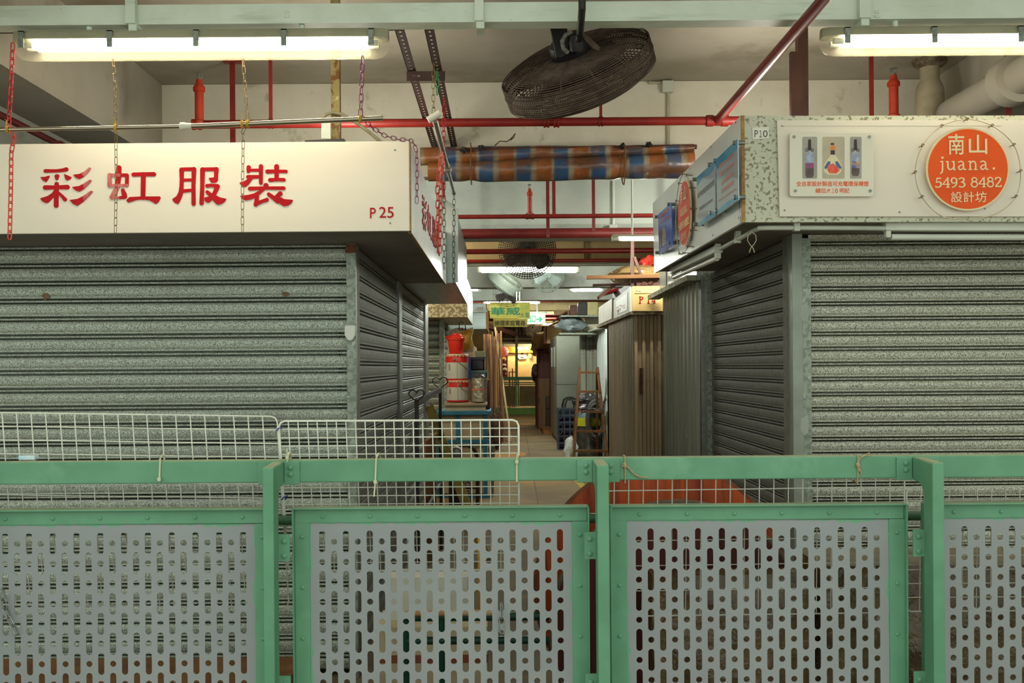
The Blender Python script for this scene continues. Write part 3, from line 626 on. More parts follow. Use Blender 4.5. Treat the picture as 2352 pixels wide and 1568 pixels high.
# ------------------------------------------------------------ side board of stall P10 (faces the passage)
t = thing('shop_sign', 'white side sign board of stall P10 cut at a slope facing the passage', 'shop sign', (XR, 5.2, ZR0))
sb = [PX(1701, 266, XR), PX(1499, 467, XR), PX(1503, 627, XR), PX(1703, 511, XR)]
MB().prism(sb, (.014, 0, 0)).build('board', m_signb, t)
MB().bar(PX(1701, 266, XR)+Vector((.007, -.004, 0)), PX(1703, 511, XR)+Vector((.007, -.004, 0)), .014, .008, (0, 1, 0)).build('board_edge', m_edge, t)
for x, y in ((1690, 281), (1633, 338), (1585, 387), (1697, 500), (1638, 540), (1593, 567)): MB().lathe(PX(x, y, XR), [(.005, 0), (.005, .002), (.002, .003)], 8, (-1, 0, 0)).build('screw', m_steel, t)
XD = XR-.001; cy = PX(1574, 490, XD-.02)
t, at2 = disc('round orange sign with cream rim on the side board of stall P10', (XD, cy.y, cy.z), (0, -1, 0), (0, 0, 1), kd*1.02, 1.05, m_discr)
ring('wire ring on small hooks around the orange disc of the side board', at2, [(x*.98, y) for x, y in rp], [rp[i] for i in range(12)])
# glass notices on standoffs
def notice(name, label, cat, q, m, band=None):
    """q: four picture corners (tl, tr, br, bl) of a plate standing off the side board"""
    X = XR-.04; p = [PX(x, y, X) for x, y in q]; t = thing(name, label, cat, p[3])
    MB().prism(p, (.004, 0, 0)).build('glass', m, t)
    for x, y in band or []: pp = PX(x, y, X); MB().cyl((XR, pp.y, pp.z), (X-.008, pp.y, pp.z), .0095, 14).build('standoff', m_steel, t)
    def line(body, m2, a, b, hgt, bold=.01):   # baseline from picture point a to b, height in pixels at a
        A, B = PX(*a, X-.001), PX(*b, X-.001); H = PX(a[0], a[1]-hgt, X-.001)
        d = B-A; text(body, 'lettering', m2, t, A, d, (H-A), d.length, (H-A).length, .0005, bold)
    def patch(m2, pts, d=.0008): MB().prism([PX(x, y, X-d) for x, y in pts], (.0006, 0, 0)).build('printed_wave', m2, t)
    return t, line, patch
m_glass = mat('smoked_acrylic', '#a9b6ba', '#a2afb4', scale=4, rough=.12, spec=.6)
m_wave = mat('blue_wave_print', '#3f8fb5', '#5ba4c0', scale=6, rough=.15); m_grey = mat('grey_black_print', '#4b4a4a', rough=.4)
m_or2 = mat('pale_orange_print', '#d56c45', rough=.4)
t, line, patch = notice('notice_plate', 'glass notice with five orange lines of writing nearest the galvanised corner of stall P10', 'notice',
    [(1644, 367), (1694, 318), (1696, 459), (1647, 494)], m_glass, [(1688, 328), (1643, 369), (1689, 453), (1646, 484)])
patch(m_wave, [(1644, 367), (1694, 318), (1693, 340), (1676, 360), (1656, 375), (1648, 388), (1645, 388)])
patch(m_wave, [(1647, 494), (1696, 459), (1695, 450), (1678, 458), (1662, 470), (1648, 484)])
for bd, a, b, h in (('藝術juana設計師', (1652, 388), (1686, 358), 9), ('電話:54938482', (1654, 406), (1686, 380), 9), ('全自家設計製造', (1656, 427), (1685, 403), 10), ('可充電環保樽燈', (1656, 446), (1685, 423), 10), ('Rechargeable Bottle Lamp', (1650, 465), (1691, 437), 7)): line(bd, m_or2, a, b, h)
t, line, patch = notice('notice_plate', 'glass notice with two grey lines of writing beside the side orange disc', 'notice',
    [(1600, 407), (1641, 370), (1643, 496), (1603, 522)], m_glass, [(1594, 412), (1630, 378), (1597, 515), (1633, 489)])
patch(m_wave, [(1600, 407), (1641, 370), (1640, 388), (1628, 402), (1612, 409), (1603, 424), (1600, 428)])
patch(m_wave, [(1603, 522), (1643, 496), (1642, 484), (1624, 494), (1606, 512)])
line('創作無限,寫意空間', m_grey, (1602, 457), (1640, 425), 13, .015); line('聯絡電話:62018865', m_grey, (1606, 485), (1636, 463), 9)
m_poster = mat('blue_poster_print', '#2b63c4', '#3577d0', scale=3, rough=.2)
t, line, patch = notice('notice_plate', 'bright blue poster plate on standoffs at the far end of the side board', 'notice',
    [(1511, 493), (1542, 465), (1545, 562), (1514, 586)], m_poster, [(1536, 469), (1507, 498), (1538, 557), (1508, 580)])
line('環保樽燈設計', m_or2, (1516, 503), (1537, 484), 8); line('可充電環保樽燈', m_or2, (1516, 516), (1539, 498), 6)
patch(mat('picture_print_dark', '#4a4744', '#a8a49a', scale=20, rough=.3), [(1520, 528), (1529, 515), (1530, 560), (1521, 566)])
patch(mat('picture_print_brown', '#6d4c40', '#40332f', scale=20, rough=.3), [(1514.5, 530), (1518.5, 526), (1519.5, 565), (1516, 569)])
line('設計坊', m_or2, (1518, 576), (1530, 567), 4)

# ------------------------------------------------------------ conduit and unlit battens under the fascia
t = thing('pvc_conduit', 'white plastic conduit bending along the underside of the stall P10 fascia', 'conduit', P(1850, 523, YR+.03))
zq = ZR0-.025
pts = [P(2034, 524, YR+.05), P(1900, 523, YR+.05), P(1765, 523, YR+.05), P(1744, 524, YR+.06), P(1732, 529, YR+.12)]
pe = PX(1655, 571, XR+.07); pts += [Vector((XR+.075, YR+.25, pts[-1].z-.006)), pe]
MB().tube(pts, .0105, 10).build('tube', m_pvc, t, smooth=True)
for x in (1829, 1694): p = P(x, 523, YR+.05) if x > 1800 else PX(x, 551, XR+.07); MB().box(p.x-.012, p.x+.012, p.y-.014, p.y+.014, p.z-.014, ZR0+.01).build('saddle_clip', m_pvc, t)
def batten(label, a, b, drop=.0, r=None):
    a, b = Vector(a), Vector(b); t = thing('batten_lamp', label, 'lamp', (a+b)/2, 'unlit batten lamps under the P10 fascia')
    MB().bar(a, b, .045, .035).build('batten', m_white, t, bevel=.004)
    d = (b-a).normalized(); dz = Vector((0, 0, -.042))
    for q, s_ in ((a, 1), (b, -1)): MB().bar(q+d*.004*s_+dz*.2, q+d*.026*s_+dz*.2, .03, .075).build('lamp_holder', m_white, t, bevel=.004)
    MB().cyl(a+d*.03+dz, b-d*.03+dz, .013, 12).build('tube', mat('unlit_tube_glass', '#c7cabd', '#bfc2b4', scale=3, rough=.25), t, smooth=True)
a = P(2030, 521, YR+.06); b = P(2352, 522, YR+.06); b = a+(b-a)*2.0
batten('unlit white batten lamp under the front edge of the P10 fascia', a, b)
batten('unlit white batten lamp under the side edge of the P10 fascia', PX(1650, 572, XR+.075), PX(1546, 622, XR+.075))
mb = MB(); c = P(1726, 548, YR+.1)
for s_ in (-1, 1): mb.tube([P(1727+s_*x, y, YR+.1) for x, y in ((0, 532), (9, 540), (10, 552), (4, 562), (-3, 570), (-6, 580))], .0016, 5)
one('cable_tie', 'white cable tie loop dangling from the conduit at the P10 corner', 'cable tie', mb, m_tie, c)

# ------------------------------------------------------------ further stalls on the right
def pleats(mb, a, b, z0, z1, n, depth, nrm):
    a, b, nrm = Vector((*a, 0)), Vector((*b, 0)), Vector((*nrm, 0)); vs = []
    pts = []
    for i in range(n):
        for f_, d in ((0, 0), (.08, 1), (.46, 1), (.54, .15), (.58, 0), (.92, 0)): pts.append(a.lerp(b, (i+f_)/n)+nrm*d*depth)
    pts.append(b)
    for p in pts: vs += [p+Vector((0, 0, z0)), p+Vector((0, 0, z1))]
    return mb.add(vs, [(2*i, 2*i+2, 2*i+3, 2*i+1) for i in range(len(pts)-1)])
XP = 1.345
m_pl = mat('grey_folding_gate', '#8f8f80', '#7d7d6f', scale=5, stretch=(1, 1, .15), rough=.5, metal=.2, spot=('#a5a596', 30, .68, .74, (1, 1, .2)))
m_plb = mat('brown_folding_gate', '#b39a78', '#9a8466', scale=4, stretch=(1, 1, .15), rough=.55, spot=[('#5a3423', 7, .62, .72, (1, 1, .25)), ('#8a7355', 3, .58, .7)])
m_plw = mat('white_folding_gate', '#bfc6c3', '#949d98', scale=6, stretch=(1, 1, .2), lo=.5, hi=.7, rough=.45)
t = thing('market_stall', 'stall between P10 and P14 with a grey pleated folding gate and galvanised header', 'market stall', (1.5, 7.4, 0))
pleats(MB(), (XP, 6.53), (XP, 8.13), .03, 2.07, 11, .03, (-1, 0)).build('folding_gate', m_pl, t)
MB().box(XP+.01, 3.2, 6.6, 8.12, .0, 2.0).build('body', m_brown, t)
MB().box(1.29, 1.33, 6.53, 8.05, 2.06, 2.46).build('header', m_alu, t); MB().box(1.283, 1.29, 7.70, 7.715, 2.07, 2.46).build('seam', m_slate, t)
mb = MB(); mb.bar((1.27, 6.54, 2.075), (1.25, 8.12, 2.055), .09, .035); mb.build('canopy_ledge', mat('chipped_white_ledge', '#a6a68f', '#6b5f49', scale=26, lo=.52, hi=.6, rough=.8), t)
MB().box(XP-.03, XP+.02, 6.525, 6.56, 0, 2.09).build('gate_post', m_steel, t)
# P14
Y14 = 8.3; X14 = P(1455, 800, Y14).x
t = thing('market_stall', 'stall P14 with brown pleated folding gates on front and side', 'market stall', (1.4, 9.3, 0))
pleats(MB(), (X14, Y14), (P(1526, 800, Y14).x, Y14), .03, P(1480, 722, Y14).z, 4, .04, (0, -1)).build('front_gate', m_plb, t)
pleats(MB(), (X14, Y14), (X14, 10.2), .03, P(1480, 722, Y14).z, 18, .007, (-1, 0)).build('side_gate', mat('weathered_grey_brown_gate', '#8a7e68', '#776b57', scale=4, stretch=(1, 1, .15), rough=.6), t)
MB().box(X14+.04, 3.2, Y14+.08, 10.19, 0, 2.235).build('body', m_brown, t)
MB().px([(1470, 845), (1477, 845), (1477, 905), (1470, 905)], Y14-.05, Y14-.02).build('lock_hasp', mat('rusty_iron', '#4e2d20', '#3b241c', scale=30, rough=.9), t)
mb = MB(); a = P(1452, 716, Y14-.15)
MB().box(X14-.04, 2.6, Y14-.14, 11.05, a.z-.02, a.z+.004).build('header_ledge', mat('rusty_ledge', '#5d4330', '#8a7a5e', scale=16, rough=.9), t)
t = thing('shop_sign', 'cream sign box reading P 14 in red over the brown folding gate', 'shop sign', P(1490, 690, 8.15))
MB().px([(1452, 657), (1530, 656), (1530, 714), (1453, 714)], 8.15, 8.19).build('board', mat('cream_board', '#d9b67c', '#d2ad72', scale=3, rough=.5), t)
o = MB().px([(1458, 664), (1524, 663), (1524, 672.5), (1458, 673.5)], 8.146, 8.15).build('label_strip', mat('cream_board_light', '#dcbc86', rough=.5), t)
text_px('P14', 'lettering', m_grey, o, 1461, 666, 1471, 671.5, 8.144)
# red serif numerals
mb = MB()
for s_ in ([(1470, 681, 2.2), (1470, 696, 2.2)], [(1467.5, 681, 1), (1474, 681, 1.3), (1477, 684.5, 2), (1474, 688, 1.3), (1470, 688, 1)], [(1467.5, 696, 1), (1472.5, 696, 1)],
           [(1489.5, 681, 2.2), (1489.5, 696, 2.2)], [(1487, 683, 1), (1489.5, 681, 1.5)], [(1487, 696, 1), (1492, 696, 1)],
           [(1503, 681, 1.3), (1497, 692, 1.2), (1506, 692, 1.2)], [(1503.2, 681, 2.2), (1503.2, 696, 2.2)], [(1501, 696, 1), (1505.5, 696, 1)]):
    for pl in stroke(s_, 4): mb.px(pl, 8.147, 8.15)
mb.build('lettering', m_red, t, merge=False)
XS = X14-.02
t = thing('shop_sign', 'white side sign of stall P14 with short red marks, split in two boards', 'shop sign', PX(1420, 720, XS))
MB().prism([PX(1446, 659, XS), PX(1409, 689, XS), PX(1409, 735, XS), PX(1446, 716, XS)], (.02, 0, 0)).build('board', mat('pale_side_board', '#b9b5a2', '#aeaa98', scale=4, rough=.5), t)
MB().prism([PX(1441, 672, XS-.003), PX(1414, 692, XS-.003), PX(1416, 723, XS-.003), PX(1440, 712, XS-.003)], (.003, 0, 0)).build('poster', m_white, t)
MB().prism([PX(1406, 685, XS-.01), PX(1375, 706, XS-.01), PX(1375, 745, XS-.01), PX(1405, 732, XS-.01)], (.02, 0, 0)).build('board', mat('lilac_white_board', '#c9c6bb', '#bfb9b0', scale=4, rough=.5), t)
mb = MB()
for x, y, w, h in ((1416, 704, 4, 3), (1417, 710, 3, 6), (1422, 700, 5, 2), (1423, 706, 1.5, 7), (1427, 701, 4, 3), (1431, 699, 4, 2), (1432, 705, 3, 2)):
    mb.prism([PX(x, y+1, XS-.005), PX(x+w, y, XS-.005), PX(x+w, y+h, XS-.005), PX(x, y+h+1, XS-.005)], (.001, 0, 0))
mb.build('red_marks', m_red, t)
text('信', 'lettering', m_red, t, PX(1417, 722, XS-.006), (0, -1, 0), (0, 0, 1), .16, .045, .0005)
# white gate stall, flower gate stall
t = thing('market_stall', 'set-back stall with a bright white pleated gate behind the ladder, past P14', 'market stall', (1.3, 11, 0))
pleats(MB(), (1.50, 14.0), (1.50, 15.3), .03, 2.02, 10, .025, (-1, 0)).build('folding_gate', m_plw, t); MB().box(1.54, 3.2, 14.0, 15.3, 0, 2.05).build('body', m_brown, t)
MB().bar((1.46, 14.0, 2.05), (1.40, 15.25, 2.03), .12, .03).build('canopy_ledge', m_white, t)
YG = 15.5
t = thing('market_stall', 'stall P13 behind the ladder with a grey gate pierced by flower cut-outs', 'market stall', (1.6, 16, 0))
pleats(MB(), (P(1331, 800, YG).x, YG), (2.6, YG), .03, P(1340, 764, YG).z, 7, .03, (0, -1)).build('folding_gate', m_pl, t)
MB().box(P(1333, 800, YG).x, 2.6, YG+.05, YG+.12, 0, 1.98).build('backing', m_brown, t)
mb = MB()
for cx in (1341, 1354, 1363.5):
    for cy in (781, 797):
        for k in range(7):
            a = k*pi/3; q = P(cx+(3.2*cos(a) if k else 0), cy+(4.2*sin(a) if k else 0), YG-.034)
            mb.lathe(q, [(.008, 0), (.008, .003)], 6, (0, -1, 0))
    for cy in (788.5, 805, 813, 822): mb.lathe(P(cx, cy, YG-.034), [(.006, 0), (.006, .003)], 6, (0, -1, 0))
mb.build('flower_cutouts', m_black, t)
MB().box(P(1335, 760, YG).x, 2.6, YG-.14, YG+.1, P(1340, 764, YG).z, P(1340, 759, YG).z).build('header_ledge', m_post, t)
o = MB().px([(1344, 726), (1376, 724), (1376, 760), (1344, 759)], YG-.15, YG-.05).build('sign_board', mat('cream_white_board', '#c6c1a8', '#bcb79e', scale=4, rough=.5), t)
o2 = MB().px([(1346, 731), (1356, 730.5), (1356, 735), (1346, 735.5)], YG-.154, YG-.15).build('number_plate', m_white, o)
text_px('P13', 'lettering', m_slate, o, 1347, 731.6, 1354.5, 734.6, YG-.156)
# ============================================================ green guard rail in front
YRL = 3.30; YPF = 3.14; YPN = 3.275
zr0, zr1 = P(1150, 1104.5, YRL).z, P(1150, 1053.5, YRL).z
t = thing('guard_railing', 'green painted steel guard railing with square handrail and bolted flat posts across the foreground', 'railing', (0, YRL, 0))
mb = MB().box(-2.6, 2.7, YRL, YRL+.05, zr0, zr1); mb.build('handrail', m_green, t, bevel=.004)
MB().box(-2.6, 2.7, YRL+.003, YRL+.047, zr1-.0005, zr1+.0012).build('dust_film', m_dusty, t)
zpt = P(1390, 1069, YPF).z
def bolt(c, r, par, nm='bolt', m=None, nrm=(0, -1, 0)):
    return MB().lathe(c, [(r, 0), (r, r*.45), (r*.75, r*.7), (r*.35, r*.8)], 12, nrm).build(nm, m or m_green, par, smooth=True)
POSTS = [(604, 629), (1372.5, 1400), (2143, 2170), (-160, -134)]
for x0, x1 in POSTS:
    xa, xb = P(x0, 1250, YPF).x, P(x1, 1250, YPF).x
    sidez = [(YPF, .02), (YPF+.07, .02), (YPF+.07, zr0-.05), (YPF+.08, zr0-.022), (YPF+.10, zr0-.008), (YRL-.008, zr0-.006), (YRL-.008, zpt+.006), (YPF, zpt)]
    p = MB().prism([(xa, y, z) for y, z in sidez], (xb-xa, 0, 0)).build('post', m_green, t, bevel=.003)
    MB().prism([(xa+.002, YPF+.003, zpt), (xb-.002, YPF+.003, zpt), (xb-.002, YRL-.012, zpt+.0055), (xa+.002, YRL-.012, zpt+.0055)], (0, 0, .0012)).build('dust_film', m_dusty, p)
    for s_ in (-1, 1):
        xs = (xa if s_ < 0 else xb); k = xs+s_*.052
        b = MB().box(min(xs, k), max(xs, k), YRL-.008, YRL-.0005, zr0-.006, zr1-.004).build('bracket_plate', m_green, p, bevel=.002)
        for dz in (.016, .038): bolt((xs+s_*.022, YRL-.008, zr1-.007-dz), .0085, p)
        # lower lug holding the panels
        for za, zb_ in () if s_ != (1 if x0 < 700 else -1) else ((P(1150, 1272, YRL).z, P(1150, 1212, YRL).z), (P(1150, 1600, YRL).z, P(1150, 1528, YRL).z)):
            MB().box(min(xs, xs+s_*.036), max(xs, xs+s_*.036), YPF+.064, YPF+.070, za, zb_).build('lug', m_green, p)
            for dz in (.25, .8): bolt((xs+s_*.019, YPF+.064, zb_-(zb_-za)*dz), .0085, p)
zpp = P(1150, 1194, 3.36).z
MB().cyl((-2.6, 3.39, zpp), (2.7, 3.39, zpp), .0165, 14).build('rear_pipe', m_greend, t, smooth=True)

# perforated panels
m_sheet = mat('grey_perforated_sheet_paint', '#8f988f', '#889188', scale=3, rough=.55, spec=.3)
KX = YPN/F
def sheet_material():
    """grey coat with the ragged edge of the green frame paint showing along the border"""
    m, N, L, b = _base('grey_perforated_sheet_with_green_edge')
    tc = N.new('ShaderNodeTexCoord'); sx = N.new('ShaderNodeSeparateXYZ'); L.new(tc.outputs['Object'], sx.inputs[0])
    n = _noise(N, L, 26, (1, 1, .35), 3); n2 = _noise(N, L, 5, (1, 1, .6), 2)
    def mth(op, a, b_=None):
        q = N.new('ShaderNodeMath'); q.operation = op
        for i, v in enumerate((a, b_)):
            if v is None: continue
            if hasattr(v, 'is_linked'): L.new(v, q.inputs[i])
            else: q.inputs[i].default_value = v
        return q.outputs[0]
    jit = mth('MULTIPLY', mth('SUBTRACT', mth('MULTIPLY', n.outputs[0], n2.outputs[0]), .24), .09)
    top = mth('GREATER_THAN', mth('ADD', sx.outputs[2], jit), -.004)
    e1 = mth('GREATER_THAN', mth('ADD', mth('SUBTRACT', mth('ABSOLUTE', sx.outputs[0]), PW/2), mth('MULTIPLY', jit, .7)), -.003)
    f_ = mth('MAXIMUM', top, e1)
    base = _mix(N, L, _ramp(N, L, _noise(N, L, 2.5).outputs[0], .35, .7), S('#8c9192'), S('#828788'))
    L.new(_mix(N, L, f_, base, S('#659a7b')), b.inputs['Base Color']); b.inputs['Roughness'].default_value = .55
    return m
NC, PITCH = 21, 27.35*KX; PW = (20*27.35+56)*KX
ztop = P(1150, 1162, YPN).z; zfl = P(1150, 1197, YPN).z; zrow = P(1150, 1241.5, YPN).z; RP = 46.15*KX
SLH, HR = 25.5*KX, 7.1*KX
def perforated(first_slot):
    """sheet with alternating slots and round holes; origin at the middle of its upper edge"""
    mb = MB(); zb_ = zrow - 11.8*RP - zfl; th = .003; z_top = 0.0
    for c in range(NC):
        xc = (c-(NC-1)/2)*PITCH; x0, x1 = xc-PITCH/2, xc+PITCH/2
        if c == 0: x0 = -PW/2
        if c == NC-1: x1 = PW/2
        slot0 = (c % 2 == 0) == first_slot; row = 0; zc0 = zrow-zfl; ztp = z_top
        for r in range(12):
            sl = (r % 2 == 0) == slot0; zc = zc0 - r*RP
            lo = zc - (32*KX if sl else 14.15*KX)
            hl = SLH-HR if sl else 0; n = 16
            hole = [(xc+HR*cos(2*pi*i/n), zc+HR*sin(2*pi*i/n) + (hl if i <= n/2 else -hl)) for i in range(n)]
            if sl: hole = [(xc+HR*cos(pi*i/8), zc+hl+HR*sin(pi*i/8)) for i in range(9)] + [(xc+HR*cos(pi+pi*i/8), zc-hl+HR*sin(pi+pi*i/8)) for i in range(9)]
            n = len(hole); out = []
            for hx, hz in hole:      # matching points on the cell border
                ax, az = hx-xc, hz-zc; k = 1e9
                if ax > 1e-7: k = min(k, (x1-xc)/ax)
                if ax < -1e-7: k = min(k, (x0-xc)/ax)
                if az > 1e-7: k = min(k, (ztp-zc)/az)
                if az < -1e-7: k = min(k, (lo-zc)/az)
                out.append((xc+ax*k, zc+az*k))
            cor = [(x1, ztp), (x0, ztp), (x0, lo), (x1, lo)]
            A = [Vector((x, 0, z)) for x, z in hole]; B = [Vector((x, 0, z)) for x, z in out]
            fs = []
            vs = A+B+[a+Vector((0, th, 0)) for a in A]
            def side(p):
                if abs(p[0]-x1) < 1e-6 : return 0 if abs(p[1]-ztp) > 1e-6 else 0
                if abs(p[1]-ztp) < 1e-6: return 1
                if abs(p[0]-x0) < 1e-6: return 2
                return 3
            for i in range(n):
                j = (i+1) % n; f = [i, n+i]
                s0, s1 = side(out[i]), side(out[j])
                q = s0
                while q != s1:
                    vs.append(Vector((cor[q][0], 0, cor[q][1]))); f.append(len(vs)-1); q = (q+1) % 4
                    if len(f) > 6: break
                f += [n+j, j]; fs.append(tuple(f)); fs.append((i, j, 2*n+j, 2*n+i))
            mb.add(vs, fs); ztp = lo
        mb.add([(x0, 0, ztp), (x1, 0, ztp), (x1, 0, zb_), (x0, 0, zb_)], [(0, 1, 2, 3)])
    return mb, zb_
m_sheetg = sheet_material()
FW = 34.5*KX
def make_panel(first_slot):
    root = thing('perforated_panel', 'x', 'railing panel', (0, YPN, zfl), 'perforated panels of the green railing')
    mb, zb_ = perforated(first_slot); mb.v = [v+Vector((0, YPN+.004, zfl)) for v in mb.v]; mb.build('perforated_sheet', m_sheetg, root, merge=False)
    H = ztop-zfl; X = PW/2; zz = zfl
    fr = MB()
    fr.box(-X-FW, X+FW, YPN, YPN+.004, zz, zz+H-.003).box(-X-FW, X+FW, YPN, YPN+.004, zz+zb_-FW, zz+zb_)
    fr.box(-X-FW, -X, YPN, YPN+.004, zz+zb_, zz).box(X, X+FW, YPN, YPN+.004, zz+zb_, zz)
    fr.box(-X-FW-.004, X+FW+.004, YPN-.018, YPN+.03, zz+H-.004, zz+H).box(-X-FW-.004, X+FW+.004, YPN-.018, YPN+.03, zz+zb_-FW-.004, zz+zb_-FW)
    fr.box(-X-FW-.004, -X-FW, YPN-.018, YPN+.03, zz+zb_-FW, zz+H-.004).box(X+FW, X+FW+.004, YPN-.018, YPN+.03, zz+zb_-FW, zz+H-.004)
    fr.build('frame', m_green, root, bevel=.0015)
    MB().box(-X-FW-.002, X+FW+.002, YPN-.016, YPN+.028, zz+H, zz+H+.0008).build('dust_film', m_dusty, root)
    for k in range(6): bolt((-X-FW*.55 + (2*X+FW*1.1)*(k+.45)/6*1.02, YPN, zz+H*.40), .0062, root)
    for s_ in (-1, 1):
        for k in range(5): bolt((s_*(X+FW*.5), YPN, zz-.046-k*.167), .0062, root)
    return root
pa, pc_ = make_panel(True), make_panel(False)
for o, src, xc, lab in ((pa, 0, 1013, 'perforated grey panel in a green frame between the middle pair of posts'), (None, pa, 284, 'leftmost perforated grey panel in a green frame, cut by the left edge'),
                        (pc_, 0, 1741, 'perforated grey panel in a green frame in front of the round red-brown table top'), (None, pc_, 2463, 'rightmost perforated grey panel in a green frame, cut by the right edge')):
    if o is None: o = dup(src)
    o['label'] = lab; o.location.x = P(xc, 1250, YPN).x

# ------------------------------------------------------------ white wire grids tied behind the rail
def grid(label, Y, TL, TR, BR, BL, nx, ny, r=.0022, rf=.0034, frame_l=True, frame_r=True, frame_t=True, off=(0, 0)):
    tl, tr, br, bl = [P(x, y, Y) for x, y in (TL, TR, BR, BL)]
    t = thing('wire_grid_panel', label, 'wire grid', bl, 'white wire grids tied to the railing')
    at = lambda u, v: (tl*(1-u)+tr*u)*(1-v) + (bl*(1-u)+br*u)*v
    fr = MB(); c = .02
    du, dv = c/(tr-tl).length, c/(bl-tl).length
    lp = [at(du, 0), at(1-du, 0), at(1-du*.3, dv*.3), at(1, dv), at(1, 1-dv), at(1-du*.3, 1-dv*.3), at(1-du, 1), at(du, 1), at(du*.3, 1-dv*.3), at(0, 1-dv), at(0, dv), at(du*.3, dv*.3)]
    fr.tube(lp, rf, 6, closed=True); fr.build('frame', m_gridw, t, smooth=True)
    mb = MB()
    for i in range(1, nx):
        u = (i+off[0])/nx; mb.tube([at(u, 0), at(u, 1)], r, 5, caps=False)
    for j in range(1, ny):
        v = (j+off[1])/ny; mb.tube([at(0, v)+Vector((0, .003, 0)), at(1, v)+Vector((0, .003, 0))], r, 5, caps=False)
    mb.build('grid_wires', m_gridw, t, merge=False)
    return t
grid('slanted white wire grid behind the left stretch of handrail, standing tallest', 3.435, (-95, 946), (636, 956), (664, 1395), (-62, 1388), 22, 14, .0021, .0026)
grid('fine-meshed white wire grid with rounded corners left of the passage', 3.42, (640, 967), (1191, 964), (1193, 1308), (662, 1312), 25, 17.7 and 18, .0019, .0038)
grid('white wire grid hanging below the handrail in front of the round table top', 3.42, (1378, 1070), (2078, 1060), (2075, 1406), (1374, 1416), 21, 6, .0019, .0026)
grid('white wire grid hanging low behind the rightmost post', 3.42, (2083, 1118), (2700, 1112), (2700, 1400), (2079, 1404), 19, 9, .0019, .0028)

# ties
def tie(label, x, y0, y1, head, tail=None, m=m_tie, w=.0055, lean=0):
    t = thing('cable_tie', label, 'cable tie', P(x, y0, YRL))
    mb = MB(); a = P(x+lean, y0, YRL-.004); b = P(x, 1106, YRL-.004)
    if y0 < 1056:
        c = P(x+lean, 1052, YRL-.003); mb.bar(P(x, 1106, YRL-.003), c, w, .0014, (0, 1, 0))
        c2 = P(x+lean*1.6+4, y0, YRL+.03); e = P(x+lean*2+8, 1050, YRL+.075)
        mb.bar(c, c2, w, .0014, (0, 1, 0)).bar(c2, e, w, .0014, (0, 1, 0)); mb.bar(e, P(x+6, 1108, YRL+.075), w, .0014, (0, 1, 0))
    mb.build('strap', m, t)
    h = P(x, head, YRL-.006); MB().box(h.x-.0055, h.x+.0055, h.y-.005, h.y+.003, h.z-.006, h.z+.006).build('head', m, t, bevel=.001)
    if tail: MB().bar(P(x, head, YRL-.007), P(*tail, YRL-.012), w*.8, .0014, (0, 1, 0)).build('tail', m, t)
tie('cable tie round the handrail far left, over the slanted grid', 366, 1044, 1106, 1100, None, lean=2)
tie('cable tie round the handrail just right of the left post', 660, 1038, 1106, 1050, (659, 1029))
tie('cable tie round the handrail with a long tail hanging below it', 862, 1040, 1106, 1106, (859, 1140), lean=2)
tie('cable tie round the handrail at the right end of the fine-meshed grid', 1187, 1046, 1106, 1060, (1188, 1042))
def twine(label, x, tail):
    t = thing('twine_knot', label, 'twine', P(x, 1070, YRL)); mb = MB()
    top, bot = P(x, 1050, YRL-.004), P(x, 1107, YRL-.004)
    mb.tube([bot+Vector((0, .06, 0)), bot+Vector((0, .004, -.002)), P(x, 1075, YRL-.005), top+Vector((-.001, .0, .004)), top+Vector((0, .03, .004)), top+Vector((0, .06, 0))], .0024, 6)
    mb.tube([P(q[0], q[1], YRL-.006) for q in tail], .0028, 6)
    mb.build('twine', m_twine, t, smooth=True)
    MB().blob(P(x, 1069, YRL-.006), .007, .006, .009, 3, .2, 10, 8).build('knot', m_twine, t, smooth=True)
twine('jute twine knot with a long loose end beside the middle post', 1436, [(1428, 1071), (1437, 1068), (1446, 1076), (1456, 1088), (1470, 1095), (1487, 1096)])
twine('jute twine knot on the handrail left of the rightmost post', 1971, [(1998, 1040), (1985, 1046), (1973, 1054), (1970, 1066), (1975, 1080), (1979, 1087)])
mb = MB()
one('sponge', 'pale blue wrapped sponge lying on the handrail at far left', 'sponge', MB().rect(41, 1046, 79, 1057, YRL+.055, YRL+.09), mat('pale_blue_wrap', '#a8c8d6', '#d3dcdc', scale=30, rough=.3), P(60, 1056, YRL+.06), bevel=.004)
tag(bpy.data.objects['sponge'], kind='thing')
for nm, x, y in (('blue', 640, 985), ('blue2', 652, 1143)):
    mb = MB(); mb.tube([P(x-5, y+4, 3.405), P(x, y-2, 3.402), P(x+8, y-5, 3.405), P(x+4, y+3, 3.44), P(x-5, y+4, 3.44), P(x-6, y+4, 3.41)], .0022, 6)
    one('plastic_tie', 'thin blue tie joining two white grids %s the handrail' % ('above' if nm == 'blue' else 'below'), 'tie', mb, mat('blue_tie', '#2c3f86', rough=.5), P(x, y, 3.41))

